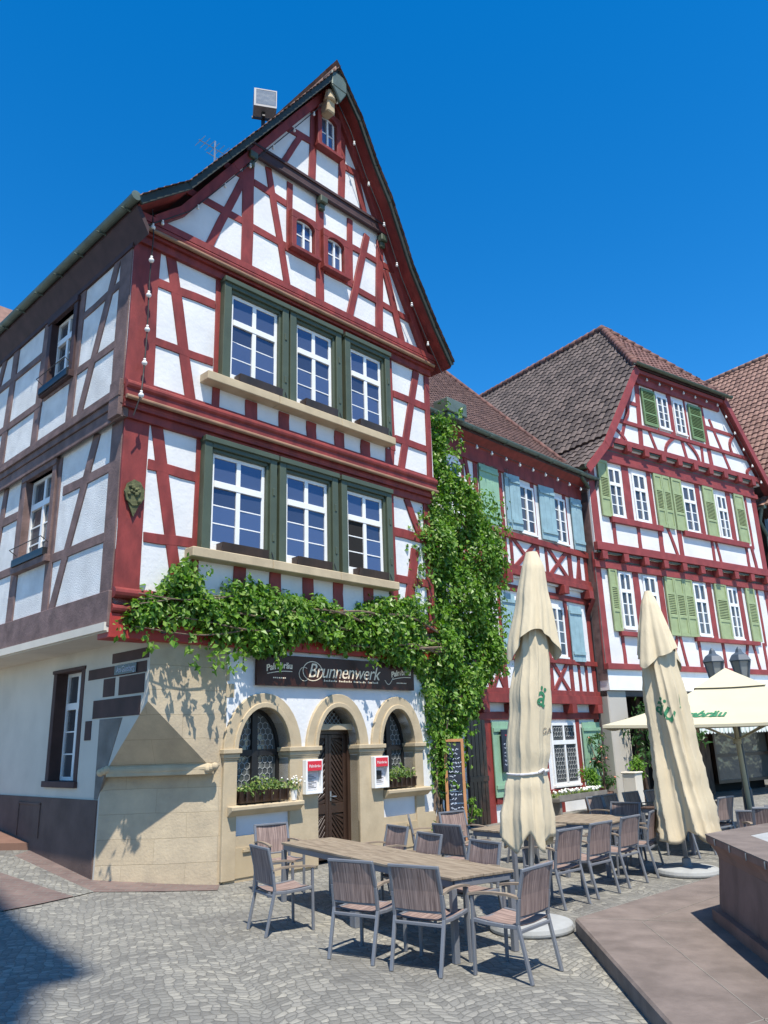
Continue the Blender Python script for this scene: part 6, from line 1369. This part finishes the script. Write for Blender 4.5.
def shrub(name, label, loc, rx, ry, z0, z1, count, size, mat, pot=None, group=None, stems=5, flowers=None):
    t = thing(name, label, 'plant', loc, 0, group); rnd = random.Random(label)
    m = MB(); P = []; N = []; cl = [(rnd.gauss(0, .45) * rx, rnd.gauss(0, .45) * ry, z0 + (z1 - z0) * rnd.random()) for _ in range(max(6, count // 45))]
    for i in range(count):
        c = rnd.choice(cl); s_ = min(rx, ry) * .35; d_ = Vector((rnd.gauss(0, 1), rnd.gauss(0, 1), rnd.gauss(0, 1))); q_ = Vector(c) + d_ * s_ * .6; P.append(tuple(q_)); N.append((d_.x * .5, d_.y * .5 - .3, .7))
    leaves(m, P, N, size, .7, .38); m.build('foliage', mat, t)
    m = MB()
    for i in range(stems): c = cl[i % len(cl)]; m.tube([(rnd.gauss(0, .04), rnd.gauss(0, .04), .25), (c[0] * .5, c[1] * .5, (z0 + c[2]) / 2), c], [.022, .016, .006], 5)
    m.build('stems', 'stem', t)
    if flowers:
        m = MB()
        for i in range(30): c = rnd.choice(P); m.ball((c[0] + rnd.gauss(0, .03), c[1] - .03, c[2] + .02), rnd.uniform(.02, .04), 5)
        m.build('blossoms', flowers, t)
    if pot:
        m = MB(); m.lathe([(pot * .75, 0), (pot, .38), (pot * 1.06, .40), (pot * 1.06, .45), (pot * .9, .45), (pot * .85, .36)], (0, 0, 0), 18); m.build('pot', 'redstone_d', t)
    return t
def H2P(u_, n_, z=0): return H2O + Vector((math.cos(A2) * u_ + math.sin(A2) * n_, math.sin(A2) * u_ - math.cos(A2) * n_, z))
def H3P(u_, n_, z=0): return H3O + Vector((math.cos(A3) * u_ + math.sin(A3) * n_, math.sin(A3) * u_ - math.cos(A3) * n_, z))
shrub('oleander', 'tall dark oleander bush in front of the green-shuttered house pier', H3P(1.5, 1.0), .75, .6, 1.1, 3.1, 1500, .17, 'leaf_dark', .32, stems=8)
shrub('climbing_rose', 'loose grey-green shrub growing against the mint shutter', H2P(4.9, .5), .35, .3, .6, 2.0, 520, .12, 'leaf_dark', .22, stems=6, flowers='flower_r')
shrub('potted_bush', 'bright green bushy pot plant beside the planted trough', H2P(3.75, .75), .32, .3, .4, 1.05, 620, .10, 'leaf', .24)
shrub('potted_bush', 'light green small bush on the white planter', H2P(5.1, 1.5), .35, .3, .85, 1.3, 420, .11, 'leaf')
t = thing('planter', 'white square planter post below the mint shutter', 'planter', H2P(4.75, 1.45), A2)
m = MB(); m.box(-.20, .20, -.20, .20, 0, .95); m.box(-.23, .23, -.23, .23, .95, 1.0); m.build('planter_body', 'plaster_cream', t, bevel=.02)
t = thing('flower_trough', 'low wooden trough of pale flowers under the leaded window', 'flower trough', H2P(2.6, .9), A2)
m = MB(); m.box(-1.2, 1.2, -.25, .25, .42, .50)
for x_ in (-1.05, 1.05): m.box(x_ - .05, x_ + .05, -.2, .2, 0, .42)
m.box(-1.2, 1.2, -.27, -.25, .44, .58); m.box(-1.2, 1.2, .25, .27, .44, .58); m.build('trough', 'greystone', t)
m = MB(); P = [(random.uniform(-1.15, 1.15), random.uniform(-.22, .22), .52 + random.random() * .12) for _ in range(500)]; leaves(m, P, [(0, -.3, 1)] * 500, .07); m.build('plants', 'leaf_box', t)
m = MB()
for _ in range(60): m.ball((random.uniform(-1.1, 1.1), random.uniform(-.22, .1), .62 + random.random() * .06), random.uniform(.02, .04), 4)
m.build('blossoms', 'flower_w', t)
shrub('young_shrub', 'thin young shrub between the tall chalkboard and the red post', W1P(6.6, -.3, 0), .25, .2, .2, 1.3, 260, .10, 'leaf', stems=4)
shrub('young_shrub', 'low weeds at the foot of the vine stems', W1P(4.75, .45, 0), .30, .18, .05, .4, 200, .08, 'leaf_box', stems=3)
